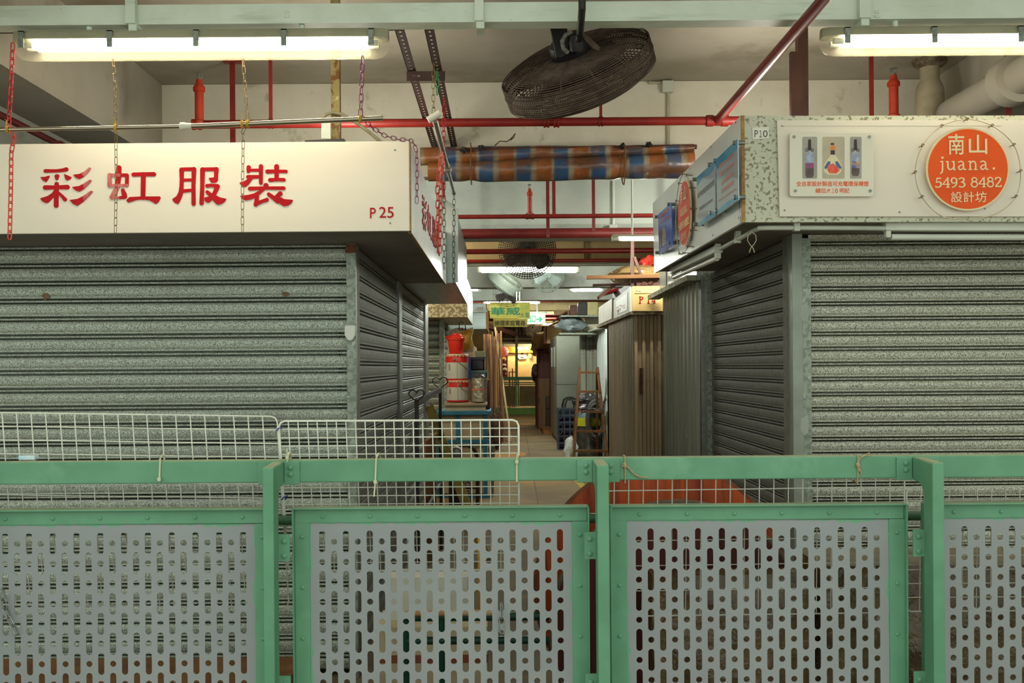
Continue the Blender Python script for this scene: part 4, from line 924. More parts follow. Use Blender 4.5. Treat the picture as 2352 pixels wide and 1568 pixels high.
# ------------------------------------------------------------ things stored behind the railing
def round_top(name, label, cx, cy, R, Y, m, edge, th=.025, lean=.02):
    c = P(cx, cy, Y); r = R*Y/F; t = thing(name, label, 'table top', (c.x, c.y, c.z-r))
    n = 72; q = [Vector((c.x+r*cos(2*pi*i/n), c.y+lean*sin(2*pi*i/n), c.z+r*sin(2*pi*i/n))) for i in range(n)]
    MB().prism(q, (0, th, 0)).build('top', m, t)
    mb = MB(); q2 = [Vector((c.x+(r+.002)*cos(2*pi*i/n), c.y+th/2+lean*sin(2*pi*i/n), c.z+(r+.002)*sin(2*pi*i/n))) for i in range(n)]
    mb.tube(q2, th*.5, 6, closed=True); mb.build('edge_band', edge, t, smooth=True)
    return t
round_top('round_table_top', 'bright red-brown round wooden table top standing on edge behind the railing', 1520, 1353, 287, 3.95, m_tablew, mat('brown_edge_band', '#6d3b22', '#5a3019', scale=20, rough=.5))
round_top('round_table_top', 'dark brown round table top with a pale rim leaning in front of the brighter one', 1560, 1447, 290, 3.72, m_tabled, mat('dull_edge_band', '#6a5748', '#57463a', scale=20, rough=.4))
one('floor_block', 'dark timber block under the two round table tops', 'block', MB().box(.3, 1.1, 3.66, 4.1, 0, .145), m_tabled, (.7, 3.9, 0))
m_wrap = mat('plastic_wrapped_brown', '#8a7452', '#5b4432', scale=9, lo=.35, hi=.65, rough=.16, spec=.8, bump=.9, bscale=9, spot=('#b09c78', 7, .62, .72, (1, 1, .3)))
def bundle(label, x0, x1, ytop, Y, dep, seed):
    a, b = P(x0, ytop, Y), P(x1, ytop, Y); mb = MB(); rd = random.Random(seed); nx, nz = 14, 12
    vs = []
    for i in range(nx+1):
        for j in range(nz+1):
            u, v = i/nx, j/nz; z = a.z*(1-v)*1.0 + .0
            vs.append(Vector((a.x+(b.x-a.x)*u + rd.uniform(-.006, .006), Y - .05*sin(pi*u)*sin(pi*v*.9) + rd.uniform(-.012, .012), z + (rd.uniform(-.02, .02) if 0 < j < nz else 0))))
    k = len(vs); vs2 = [v+Vector((0, dep, 0)) for v in vs]
    fs = [(i*(nz+1)+j, (i+1)*(nz+1)+j, (i+1)*(nz+1)+j+1, i*(nz+1)+j+1) for i in range(nx) for j in range(nz)]
    fs2 = [tuple(q+k for q in f) for f in fs]
    rim = [i*(nz+1) for i in range(nx+1)]; bot = [i*(nz+1)+nz for i in range(nx+1)]
    cap = [(rim[i], rim[i+1], rim[i+1]+k, rim[i]+k) for i in range(nx)] + [(j, j+1, j+1+k, j+k) for j in range(nz)] + [(nx*(nz+1)+j, nx*(nz+1)+j+1, nx*(nz+1)+j+1+k, nx*(nz+1)+j+k) for j in range(nz)] + [(bot[i], bot[i+1], bot[i+1]+k, bot[i]+k) for i in range(nx)]
    return one('wrapped_bundle', label, 'bundle', mb.add(vs+vs2, fs+fs2+cap), m_wrap, ((a.x+b.x)/2, Y, 0), smooth=True)
bundle('brown goods wrapped in crinkled clear plastic behind the third panel', 1500, 1860, 1322, 3.56, .12, 3)
bundle('pale yellowish bundle in shiny plastic wrap behind the gap left of the rightmost post', 1890, 2500, 1300, 3.58, .35, 5)
t = thing('timber_crate', 'low orange-brown timber crate lying behind the leftmost panel', 'crate', (-1.55, 4.1, 0))
a = P(0, 1503, 4.5); zt_ = a.z
mw = wood('orange_pine', '#8f5a30', '#6d421f', 'x', 4)
for k in range(4): MB().box(-2.4, P(598, 1500, 4.0).x, 4.0-.01+k*.0, 4.012, max(.0, zt_-.10-(k*.115)), zt_-(k*.115)).build('slat', mw, t) if zt_-.10-k*.115 > -.05 else None
MB().box(-2.4, P(640, 1500, 4.0).x, 4.012, 4.5, 0, zt_-.02).build('body', mat('yellow_brown_carton', '#7d5530', '#664324', scale=6, rough=.8), t)
# pale cartons and a green tube rack behind the middle panel
mc = mat('pale_carton', '#c4b394', '#b3a283', scale=5, rough=.85); mc2 = mat('white_carton', '#c9c8bb', '#bdbcaf', scale=5, rough=.7)
def carton(label, x0, y0, x1, Y, dep, z0, m, band=None):
    a, b = P(x0, y0, Y), P(x1, y0, Y); t = thing('carton', label, 'box', ((a.x+b.x)/2, Y+dep/2, z0))
    MB().box(a.x, b.x, Y, Y+dep, z0, a.z).build('box', m, t, bevel=.003)
    if band: MB().box(a.x-.001, b.x+.001, Y-.001, Y+dep, a.z-band[1], a.z-band[0]).build('printed_band', mat('brown_print', '#8a4a36', rough=.7), t)
    return a.z
zz = carton('large pale carton with a brown stripe low behind the middle panel', 860, 1440, 1120, 4.25, .3, 0, mc, (.12, .155))
carton('white carton with black curves of print standing on the large pale one', 890, 1325, 1075, 4.35, .18, zz, mc2)
t = thing('tube_rack', 'dark green tube rack standing on the floor behind the middle panel', 'rack', (0, 4.0, 0))
mg = mat('dark_green_gloss_tube', '#1f4a3e', '#1b4036', scale=9, rough=.25)
za, zb_ = P(1100, 1416, 3.95).z, P(1100, 1470, 3.95).z
for z, r in ((za, .017), (zb_, .016)): MB().cyl((P(925, 0, 3.95).x, 3.95, z), (P(1292, 0, 3.95).x, 3.95, z), r, 12).build('crossbar', mg, t, smooth=True)
for x in (933, 1014, 1290): q = P(x, 1416, 3.95).x; MB().cyl((q, 3.95, 0), (q, 3.95, za), .014, 12).build('upright', mg, t, smooth=True)
MB().cyl((P(920, 0, 3.95).x, 3.93, za+.02), (P(1125, 0, 3.95).x, 3.93, za+.02), .012, 12).build('pale_pole', mat('pale_wooden_pole', '#cdbb95', '#b8895c', scale=12, rough=.5), t, smooth=True)
t = thing('plank', 'bright yellow upright board seen through the middle panel holes', 'board', (P(1095, 1300, 4.6).x, 4.6, 0))
MB().box(P(1088, 0, 4.6).x, P(1103, 0, 4.6).x, 4.6, 4.63, 0, P(1095, 1228, 4.6).z).build('board', mat('yellow_board', '#c9982e', '#b98927', scale=8, rough=.6), t)
mb = chain(MB(), [P(1152, 1386, 3.26), P(1153, 1452, 3.255)], .032, .0026, .0085)
one('chain', 'short steel chain dangling on the front of the middle panel', 'chain', mb, m_steel, P(1152, 1386, 3.26))
mb = chain(MB(), [P(5, 1355, 3.262), P(12, 1400, 3.262), P(37, 1456, 3.262)], .03, .0022, .008)
one('chain', 'thin steel chain on the face of the leftmost panel', 'chain', mb, m_steel, P(10, 1370, 3.26))
# ============================================================ big dusty fan
def fan_cage(t, c, n, R, depth, rings, m, spokes=0, wr=.0022, dome=.25, back=True, seg=56):
    """wire cage: rings on both faces and round the rim; n is the axis toward the motor side"""
    n = Vector(n).normalized(); a = n.cross(Vector((0, 0, 1))).normalized(); b = n.cross(a); c = Vector(c)
    ring = lambda r, h: [c + n*h + (a*cos(2*pi*i/seg)+b*sin(2*pi*i/seg))*r for i in range(seg)]
    prof = lambda q: depth*.5*(1-.0*q) * (1.0 if q < .7 else math.sqrt(max(0, 1-((q-.7)/.32)**2)))
    for nm, s_ in (('motor_side_guard', 1), ('outlet_guard', -1)):
        mb = MB()
        for k in range(rings):
            q = (k+1)/rings; mb.tube(ring(R*q, s_*prof(q)*(1 if s_ > 0 else 1.1)), wr, 4, closed=True)
        for k in range(spokes or 8):
            an = 2*pi*k/(spokes or 8); d = a*cos(an)+b*sin(an)
            mb.tube([c + n*s_*(prof(q)*(1 if s_ > 0 else 1.1)) + d*(R*q) for q in (.12, .4, .7, .85, .95, 1.0)], wr*1.1, 4)
        mb.build(nm, m, t, smooth=True, merge=False)
    return n, a, b
def blades(t, c, n, a, b, R, m, k=3, hub=.05, w=.11, tilt=.35):
    for i in range(k):
        an = 2*pi*i/k+.4; d = a*cos(an)+b*sin(an); p = n.cross(d); vs = []
        for q in (.16, .5, .82, .93):
            ww = w*(.6+.6*q) if q < .9 else w*.6
            for s_ in (-1, -.3, .4, 1): vs.append(Vector(c) + d*R*q + (p*cos(tilt)+n*sin(tilt))*ww*s_ + n*.012*(1-s_*s_))
        fs = [(r*4+j, r*4+j+1, r*4+j+5, r*4+j+4) for r in range(3) for j in range(3)]
        kk = len(vs); vs += [v+n*.004 for v in vs]; fs += [tuple(x+kk for x in f) for f in fs]
        MB().add(vs, fs).build('blade', m, t, smooth=True)
t = thing('industrial_fan', 'large dust-caked industrial fan tilted downward on a black rod at top centre', 'fan', P(1325, 158, 4.38))
fc = P(1327, 164, 4.42); fn = Vector((-.34, -.52, .786)); R = .338
m_fanblade = mat('dusty_blade', '#3a302a', '#2d2622', scale=10, rough=.9)
n, a, b = fan_cage(t, fc, fn, R, .165, 36, m_dust, 14, .0029)
ring = lambda r, h: [fc + n*h + (a*cos(2*pi*i/56)+b*sin(2*pi*i/56))*r for i in range(56)]
mb = MB()
for k in range(13): mb.tube(ring(R*1.003, (k-6)*.0085), .0031, 4, closed=True)
mb.build('rim_guard', m_dust, t, smooth=True, merge=False)
mb = MB(); mb.tube(ring(R*1.008, 0), .0045, 6, closed=True); mb.build('rim_band', m_dust, t, smooth=True)
blades(t, fc, n, a, b, R*.93, m_fanblade, 3, w=.10)
m_mot = mat('black_motor', '#1d1b1c', '#2c2828', scale=18, rough=.55)
hb = fc + n*.09
MB().lathe(hb, [(.085, -.03), (.092, .0), (.088, .05), (.06, .075), (.03, .085)], 28, n).build('motor', m_mot, t, smooth=True)
up = Vector((0, 0, 1))
p1 = P(1308, 128, 4.16); top = P(1297, 40, 4.16)
ba, bb = P(1290, 128, 4.20), P(1272, 45, 4.26)
MB().prism([P(1262, 52, 4.22), P(1302, 52, 4.22), P(1306, 120, 4.2), P(1290, 132, 4.2), P(1278, 130, 4.2)], (0, .03, 0)).build('mounting_bracket', m_mot, t)
rod = [P(1337, -60, 3.86), P(1337, 20, 3.88), P(1335, 45, 3.92), P(1333, 70, 4.0), P(1329, 95, 4.12)]
MB().tube(rod, .0145, 12).build('rod', m_black, t, smooth=True)
MB().tube([P(1313, 74, 4.1), P(1300, 80, 4.09), P(1291, 95, 4.09), P(1294, 112, 4.1), P(1304, 120, 4.12)], .0095, 8).build('flexible_conduit', mat('grey_corrugated_sleeve', '#77746a', '#4a4742', scale=90, rough=.7), t, smooth=True)
MB().prism([P(1338, 72, 4.08), P(1350, 82, 4.08), P(1378, 108, 4.1), P(1376, 117, 4.1), P(1362, 110, 4.1), P(1340, 88, 4.09)], (0, .012, 0)).build('swivel_arm', m_dust, t)
MB().lathe(P(1327, 100, 4.13), [(.03, -.03), (.036, 0), (.03, .03)], 14, (0, -.4, .9)).build('swivel', m_mot, t, smooth=True)
MB().cyl(P(1327, 100, 4.13), hb, .02, 12).build('neck', m_mot, t)
MB().cyl(P(1337, -60, 3.86), (P(1337, -60, 3.86).x, 3.86, ZC-.002), .0145, 12).build('upper_rod', m_black, t)

# distant fans
def far_fan(label, px, py, Rp, Y, m, n=(0, -1, -.25), rings=14, spokes=24, blade=None, drop=True, wr=.0025, dep=.16):
    c = P(px, py, Y); R_ = Rp*Y/F; t = thing('industrial_fan', label, 'fan', c)
    nn, a_, b_ = fan_cage(t, c, n, R_, dep, rings, m, spokes, wr, seg=40)
    blades(t, c, nn, a_, b_, R_*.9, blade or m_fanblade, 3, w=R_*.3)
    MB().lathe(c-nn*.02, [(.05, -.1), (.075, -.08), (.075, .02), (.05, .06)], 20, nn).build('motor', blade or m_mot, t, smooth=True)
    if drop: MB().cyl(c, (c.x, c.y+.01, ZC-.002), .016, 10).build('drop_rod', m_mot, t)
    return t
far_fan('round fan with radial wires half hidden behind the red pipes, upright and facing the viewer', 1211, 574, 66, 10.55, mat('grey_fan_wire', '#46423a', '#3b3731', scale=30, rough=.6), (0, -1, -.12), 14, 64, wr=.003)
far_fan('pale rusty-rimmed fan hanging right behind the first passage lamp', 1258, 630, 42, 14.2, mat('pale_fan_wire', '#70776b', '#5f655a', scale=20, rough=.5), (.35, -1, -.3), 18, 10, mat('blue_grey_blade', '#8c9a9c', rough=.5), wr=.0028)
t = thing('industrial_fan', 'pale fan seen edge-on slanting under the first passage lamp', 'fan', P(1160, 648, 14))
c = P(1160, 646, 14.0); ax = (P(1194, 672, 13.8)-P(1128, 625, 14.2)).normalized(); nn = ax.cross(Vector((0, 1, 0))).normalized()
fan_cage(t, c, (nn+Vector((0, -.25, 0))), .27, .2, 16, mat('pale_fan_wire', '#70776b', rough=.5), 12, .004, seg=40)
a_ = nn.cross(Vector((0, 0, 1))).normalized()
MB().lathe(c, [(.27, -.07), (.275, 0), (.27, .07)], 40, nn+Vector((0, -.25, 0))).build('rim_band', clear('pale_mesh_band', '#6c7369', .4, .5), t, smooth=True)
for s_ in (-.02, .02): MB().cyl(P(1190, 670, 13.8)+Vector((s_, 0, 0)), P(1190, 690, 13.8)+Vector((s_, 0, 0)), .008, 6).build('stay', m_pvc, t)
MB().cyl(c, (c.x, c.y, ZC-.003), .015, 8).build('drop_rod', m_pvc, t)
far_fan('small dark fan behind the slanting pale one', 1165, 676, 32, 17.2, mat('dark_fan_wire', '#4b4844', rough=.6), (0, -1, -.1), 8, 12)
far_fan('dim fan behind the green and white exit sign', 1223, 752, 21, 27, mat('dim_fan_wire', '#6b6152', rough=.6), (0, -1, -.1), 8, 24, wr=.004)

# ============================================================ red sprinkler pipes
def coupling(c, ax, r, w, par, m): return MB().lathe(Vector(c)-Vector(ax)*w/2, [(r*.96, 0), (r*1.35, 0), (r*1.35, w*.3), (r*1.18, w*.32), (r*1.18, w*.68), (r*1.35, w*.7), (r*1.35, w), (r*.96, w)], 18, ax).build('coupling', m, par, smooth=True)
def sprinkler(x, yb, yt, Y, par, wpx, m=m_orange):
    """upright riser with a sprinkler head, from picture height yb up to yt"""
    a, b = P(x, yb, Y), P(x, yt, Y); h = b.z-a.z; r = wpx*Y/F/2; x_ = (a.x+b.x)/2; o = (a.x, Y, a.z)
    rs = MB().lathe(o, [(r*1.2, 0), (r*1.35, h*.03), (r*1.35, h*.09), (r, h*.11), (r, h*.63), (r*1.35, h*.65), (r*1.35, h*.72), (r*1.0, h*.76), (r*.75, h*.79), (r*.7, h*.86)], 18).build('riser', m, par, smooth=True)
    mb = MB(); mb.lathe((a.x, Y, a.z+h*.86), [(r*.45, 0), (r*.45, h*.03), (r*.2, h*.035), (r*.2, h*.12)], 10); mb.lathe((a.x, Y, a.z+h*.97), [(r*.3, 0), (r*.9, h*.012), (r*.85, h*.022), (r*.2, h*.03)], 14)
    for s_ in (-1, 1): mb.tube([(a.x+s_*r*.4, Y, a.z+h*.88), (a.x+s_*r*.65, Y, a.z+h*.92), (a.x+s_*r*.25, Y, a.z+h*.975)], r*.12, 5)
    mb.build('sprinkler_head', m_steel, rs, smooth=True)
YPI = 5.5; zp = P(1266, 280, YPI).z; rp_ = .0235
t = thing('sprinkler_pipe', 'bright red main sprinkler pipe running level under the tilted fan to the right-hand sign', 'pipe', (0, YPI, zp))
xl, xr = P(448, 292, YPI).x, P(1720, 277, YPI).x
MB().cyl((xl, YPI, zp), (xr, YPI, zp), rp_, 16).build('main_pipe', m_pipe, t, smooth=True)
for x in (1255, 1278): coupling((P(x, 280, YPI).x, YPI, zp), (1, 0, 0), rp_, .03, t, m_pipe)
q = P(1266, 280, YPI).x; MB().cyl((q, YPI, zp), (q, YPI, zp+.05), .026, 14).build('tee', m_pipe, t, smooth=True); coupling((q, YPI, zp+.055), (0, 0, 1), .024, .03, t, m_pipe)
MB().cyl((q, YPI, zp+.05), (q, YPI, ZC-.2), .018, 12).build('riser', m_pipe, t)
xb_ = P(1647, 276, YPI).x; coupling((xb_, YPI, zp), (1, 0, 0), rp_, .12, t, m_pipe)
MB().cyl((xb_, YPI, zp), (xb_, 2.3, zp), rp_*1.0, 16).build('branch_pipe', m_pipe, t, smooth=True)
sprinkler(458, 290, 166, YPI, t, 20)
coupling((xl+.01, YPI, zp), (1, 0, 0), rp_*.95, .05, t, m_orange)
for x, w in ((1380, .016), (622, .020)):
    q = P(x, 280, YPI).x; MB().box(q-w/2, q+w/2, YPI-.003, YPI+.003, zp+.02, ZC-.002).build('hanger', m_pipe, t); coupling((q, YPI, zp), (1, 0, 0), rp_*.85, .025, t, m_pipe)
def hanger(label, x, yt, yb, Y, wpx, tee=True, m=m_pipe):
    a, b = P(x, yb, Y), P(x, yt, Y); b.z = ZC-.002; w = wpx*Y/F; t = thing('pipe_hanger', label, 'pipe hanger', a)
    MB().box(a.x-w/2, a.x+w/2, Y-.004, Y+.004, a.z, b.z).build('strap', m, t)
    if tee: MB().box(a.x-w*1.6, a.x+w*1.6, Y-.025, Y+.025, b.z-w*.6, b.z).build('ceiling_plate', m, t)
hanger('red steel T-shaped strap hanging from the ceiling behind the lamp, left of the thin rod', 535, 138, 340, 5.80, 12)
hanger('red steel T-shaped strap hanging above the right-hand sign board', 2002, 138, 275, 5.70, 10)
hanger('wide red strap hanging at the right edge above the round sign', 2316, 90, 275, 5.2, 14, False)
t = thing('sprinkler_pipe', 'orange-red sprinkler riser standing behind the right-hand sign board beside a white pipe', 'pipe', P(2053, 275, 5.6))
sprinkler(2053, 275, 156, 5.6, t, 21); q = P(2053, 285, 5.6); MB().cyl((q.x, 5.6, q.z), (P(2165, 285, 5.6).x, 5.6, q.z), .022, 12).build('feed_pipe', m_pipe, t, smooth=True)
t = thing('sprinkler_pipe', 'dark red pipe running lengthwise along the left-hand ceiling beam', 'pipe', PX(0, 206, -2.50))
z_ = 2.78; a, b = Vector((-2.50, 3.4, z_)), Vector((-2.50, 5.75, z_)); MB().cyl(a, b, .018, 12).build('pipe', m_pipe2, t, smooth=True)
MB().tube([b, b+Vector((.005, .06, -.01)), b+Vector((.02, .1, -.06)), b+Vector((.03, .11, -.2))], .018, 12).build('elbow', m_pipe2, t, smooth=True); coupling(b-Vector((0, .06, 0)), (0, 1, 0), .018, .05, t, m_pipe2)
def cross_pipe(label, y, h, Y, m, x0=950, x1=1640, extra=None):
    a = P(1200, y, Y); r = h*Y/F/2; t = thing('sprinkler_pipe', label, 'pipe', (0, Y, a.z)); xe = (P(x0, y, Y).x*.9+P(x1, y, Y).x*.1, P(x1, y, Y).x*.9+P(x0, y, Y).x*.1)
    for q in xe: MB().box(q-.012, q+.012, Y-.004, Y+.004, a.z, ZC-.002).build('hanger', m, t)
    MB().cyl((P(x0, y, Y).x, Y, a.z), (P(x1, y, Y).x, Y, a.z), r, 14).build('pipe', m, t, smooth=True); return t, a.z, r
t, z_, r_ = cross_pipe('bright red pipe with an upright sprinkler just below the striped tarpaulin', 497, 10, 8.3, m_pipe)
sprinkler(1217, 494, 423, 8.3, t, 10); coupling((P(1217, 497, 8.3).x, 8.3, z_), (1, 0, 0), r_, .07, t, m_pipe)
for x, Y, yb, m in ((1258, 8.5, 545, m_pipe2), (1272, 8.3, 497, m_pipe), (1363, 8.6, 530, m_pipe2)):
    q = P(x, 450, Y); MB().box(q.x-.014, q.x+.014, Y-.004, Y+.004, P(x, yb, Y).z, ZC-.002).build('hanger', m, t)
cross_pipe('thick dark red pipe crossing the passage, largest of the crossing pipes', 536, 23, 8.75, m_pipe2)
cross_pipe('red pipe crossing in front of the round upright fan', 577, 12, 10.0, m_pipe)
cross_pipe('thin red pipe crossing just above the first passage lamp', 599, 8, 11.05, m_pipe)
cross_pipe('dull red pipe crossing behind the pale fans', 651, 7, 16.5, m_pipe2)
cross_pipe('dull red pipe crossing level with the second passage lamp', 690, 9, 19.8, m_pipe2, 1040, 1420)
cross_pipe('red pipe crossing above the exit sign', 711, 5, 23, m_pipe2, 1200, 1400)
cross_pipe('bright red pipe crossing behind the exit sign', 725, 10, 24, m_pipe, 1100, 1330)
cross_pipe('dark red pipe crossing low behind the exit sign', 733, 8, 24.2, m_pipe2, 1100, 1330)
# brown columns and other ceiling things
t = thing('steel_column', 'brown channel-section steel column rising behind the right-hand sign to the ceiling', 'column', P(1836, 266, 5.0))
q0, q1 = P(1834, 200, 5.0).x, P(1857, 200, 5.0).x; MB().box(q0, q1, 5.0, 5.05, ZR1-.1, ZC-.002).build('web', m_brown, t)
MB().box(P(1817, 200, 4.95).x, q0+.006, 4.95, 4.98, ZR1-.1, P(1825, 118, 4.95).z).build('side_flange', m_brown, t)
def conduit(label, pts, Y, r=.009, box=None, m=m_pvc):
    t = thing('wall_conduit', label, 'conduit', P(*pts[0], Y)); MB().tube([P(x, y, Y) for x, y in pts], r, 8).build('tube', m, t)
    if box: x0, y0, x1, y1 = box; MB().rect(x0, y0, x1, y1, Y-.04, Y+.01).build('junction_box', m_white, t, bevel=.004)
m_cw = mat('limewashed_conduit', '#b3ae97', '#a7a28b', scale=8, rough=.8)
conduit('off-white conduit and square junction box on the concrete beam right of the fan', [(1490, 190), (1535, 190), (1535, 345)], 6.28, .011, (1522, 184, 1548, 210), m_cw)
conduit('thin off-white conduit rising on the ceiling left of the fan', [(1176, 60), (1176, 190)], 6.2, .01, None, m_cw)
conduit('thin grey conduit with a small box on the far beam below the tarpaulin', [(1409, 415), (1409, 520)], 9.04, .012, (1400, 515, 1418, 530))
conduit('thin brown conduit on the yellowish beam behind the crossing pipes', [(1342, 545), (1342, 600)], 11.18, .012, None, mat('brown_conduit', '#7d6a50', rough=.7))
conduit('white cable trunking under the yellowish beam', [(1020, 609), (1520, 606)], 11.3, .02, None)
t = thing('drain_pipe', 'whitewashed drain pipe stub with a collar breaking through the ceiling above the round sign', 'drain pipe', P(2136, 275, 5.9))
q = P(2136, 275, 5.9); hh = ZC-q.z
MB().lathe(q, [(.080, -.05), (.080, .17*1), (.072, .20), (.055, .235), (.055, .30), (.058, .31), (.058, hh-.02), (.05, hh-.004)], 26).build('pipe', mat('whitewashed_pipe', '#a89f85', '#968c72', scale=8, rough=.9, spot=('#5f5140', 7, .66, .72)), t, smooth=True)
MB().lathe((q.x, q.y, ZC-.05), [(.06, 0), (.09, .02), (.1, .0485)], 20).build('ceiling_patch', mat('broken_plaster', '#7d7460', '#544836', scale=20, rough=1), t)
t = thing('drain_pipe', 'large whitewashed pipe running lengthwise beside the right-hand ceiling beam', 'drain pipe', (2.62, 4.6, 2.93))
MB().cyl((2.60, 4.2, 2.925), (2.60, 5.72, 2.925), .09, 24).build('pipe', m_ceil, t, smooth=True); MB().lathe((2.60, 4.95, 2.925), [(.09, 0), (.125, .01), (.125, .12), (.09, .14)], 24, (0, 1, 0)).build('flange', m_ceil, t, smooth=True)

# ============================================================ striped tarpaulin roll
def tarp_material():
    m, N, L, b = _base('striped_tarpaulin')
    tc = N.new('ShaderNodeTexCoord'); sx = N.new('ShaderNodeSeparateXYZ'); L.new(tc.outputs['Object'], sx.inputs[0])
    ad = N.new('ShaderNodeMath'); ad.operation = 'ADD'; ad.inputs[1].default_value = 10*.2245-.012; L.new(sx.outputs[0], ad.inputs[0])
    dv = N.new('ShaderNodeMath'); dv.operation = 'DIVIDE'; dv.inputs[1].default_value = .2245; L.new(ad.outputs[0], dv.inputs[0])
    fr = N.new('ShaderNodeMath'); fr.operation = 'FRACT'; L.new(dv.outputs[0], fr.inputs[0])
    rp = N.new('ShaderNodeValToRGB'); e = rp.color_ramp.elements; rp.color_ramp.interpolation = 'LINEAR'
    stops = [(0, '#31506f'), (.33, '#2f4e70'), (.39, '#8a836f'), (.47, '#8f8067'), (.53, '#8f5527'), (.88, '#874e24'), (.94, '#877f6b'), (1, '#31506f')]
    e[0].position, e[0].color = 0, S(stops[0][1]); e[1].position, e[1].color = 1, S(stops[-1][1])
    for p_, c_ in stops[1:-1]: q = e.new(p_); q.color = S(c_)
    L.new(fr.outputs[0], rp.inputs[0])
    col = _mix(N, L, _ramp(N, L, _noise(N, L, 5, (1, 1, 2.4), 5).outputs[0], .42, .66), rp.outputs[0], S('#5f3f2c'))
    col = _mix(N, L, _ramp(N, L, _noise(N, L, 22, (1, 1, 1), 5).outputs[0], .70, .75), col, S('#b8b09c'))
    L.new(col, b.inputs['Base Color']); b.inputs['Roughness'].default_value = .32; b.inputs['Specular IOR Level'].default_value = .6
    n3 = _noise(N, L, 6, (1, 1, .8), 2, .5); bp = N.new('ShaderNodeBump'); bp.inputs['Strength'].default_value = .9; bp.inputs['Distance'].default_value = .04
    L.new(n3.outputs[0], bp.inputs['Height']); L.new(bp.outputs[0], b.inputs['Normal'])
    return m
YT = 6.0; t = thing('tarpaulin_roll', 'rolled orange and blue striped tarpaulin tied up across the passage below the fan', 'tarpaulin', P(1098, 380, YT))
def roll(x0, x1, yc, ry, depth, Y, nseg, sag, phase, taper=0):
    vs = []; n = 22; mb = MB()
    for i in range(nseg+1):
        u = i/nseg; x = x0+(x1-x0)*u; pinch = 1-.16*max(math.exp(-((x-1082)/16)**2), math.exp(-((x-1432)/16)**2))
        c = P(x, yc + sag*sin(pi*u) - (u-.5)*taper, Y); hr = (ry[0]*(1-u)+ry[1]*u)*Y/F*pinch
        for j in range(n):
            a = 2*pi*j/n; k = 1+.05*sin(3*a+phase)+.035*sin(9*u+5*a+phase)+.03*sin(23*u+2*a)
            vs.append(Vector((c.x, c.y+depth*cos(a)*k*pinch, c.z+hr*sin(a)*k)))
    fs = [(i*n+j, i*n+(j+1) % n, (i+1)*n+(j+1) % n, (i+1)*n+j) for i in range(nseg) for j in range(n)]
    fs += [tuple(range(n)), tuple(nseg*n+j for j in range(n))]
    return mb.add(vs, fs)
mt = tarp_material()
roll(984, 1592, 386, (22, 29), .07, YT, 70, 2, 0, 16).build('lower_roll', mt, t, smooth=True)
roll(966, 1592, 351, (21, 10), .05, YT+.03, 70, 0, 2, 17).build('upper_fold', mt, t, smooth=True)
MB().cyl(P(1030, 346, YT), P(1600, 337, YT), .014, 10).build('pole', m_brown, t)
for x in (1082, 1432): mb = MB(); c = P(x, 376, YT); mb.tube([c+Vector((.002*sin(a*3), .085*cos(a), .125*sin(a))) for a in [2*pi*i/20 for i in range(20)]], .004, 5, closed=True); mb.build('tie_string', mat('brown_string', '#6d5138', rough=.9), t)
for x, y in ((1104, 340), (1430, 336), (1490, 332), (1065, 345)): MB().blob(P(x, y, YT-.05), .017, .014, .015, x, .4, 12, 8).build('knot', m_black, t)
mb = MB(); mb.tube([P(x, y, 6.1) for x, y in ((1130, 348), (1137, 334), (1148, 324), (1165, 325), (1174, 318), (1184, 306), (1180, 316), (1172, 322))], .003, 4)
one('loose_wire', 'thin loose wire sticking up from the tarpaulin near its left third', 'wire', mb, m_brown, P(1160, 325, 6.1))

# ============================================================ chains and hanging poles
m_cr = mat('red_plastic_chain', '#b0282b', '#9c2427', scale=20, rough=.35); m_co = mat('orange_red_plastic_chain', '#dd4a36', '#d2432f', scale=20, rough=.35)
m_cb = mat('brass_chain', '#8a7448', '#6f5c38', scale=30, rough=.4, metal=.6); m_cp = mat('purple_plastic_chain', '#8a4768', '#7a3f60', scale=20, rough=.35)
m_cd = mat('dark_steel_chain', '#5d5a50', '#48453e', scale=30, rough=.4, metal=.6); m_cg = mat('green_plastic_chain', '#3f9460', rough=.35)
def hang(label, m, pts, Y, top=None, **k):
    p = ([poleat(top)-Vector((0, 0, .008))] if top else []) + [P(x, y, Y if not isinstance(Y, (list, tuple)) else Y[i]) for i, (x, y) in enumerate(pts)]
    mb = chain(MB(), p, **k)
    if top: q = poleat(top); mb.tube([q+Vector((.0100*cos(a*pi/7), .004*sin(a*pi/7), .0100*sin(a*pi/7))) for a in range(14)], .0024, 5, closed=True)
    one('chain', label, 'chain', mb, m, p[0])
YC = 3.99
hang('red plastic chain from the lamp end down to the steel pole at far left', m_cr, [(30, 100), (26, 180), (20, 290)], YC, pitch=.0295, wire=.0026, half=.0085)
hang('orange-red plastic chain hanging in front of the white sign at far left', m_co, [(26, 300), (32, 318), (26, 350), (25, 430), (22, 548)], YC, pitch=.029, wire=.0026, half=.0085)
hang('brass chain over the second red character of sign P25', m_cb, [(260, 135), (264, 200), (266, 290), (267, 420), (265, 535)], YC, pitch=.030, wire=.0013, half=.0062)
hang('brass chain beside the fourth red character of sign P25', m_cb, [(558, 135), (563, 200), (569, 280), (559, 300), (557, 430), (557, 533)], YC, pitch=.030, wire=.0013, half=.0062)
hang('mauve chain between the lamp and the right end of the steel pole', m_cp, [(833, 130), (830, 200), (828, 268)], YC, pitch=.029, wire=.0024, half=.0085)
hang('purple chain draped over the top corner of sign P25', m_cp, [(832, 270), (855, 293), (885, 312), (915, 320), (943, 322), (952, 332), (957, 350), (958, 400), (957, 466)], (3.99, 4.05, 4.12, 4.18, 4.24, 4.28, 4.28, 4.28, 4.28), pitch=.027, wire=.0018, half=.0072)
t = thing('hanging_pole', 'stainless steel pole hung on chains across the front of sign P25', 'pole', P(430, 285, YC))
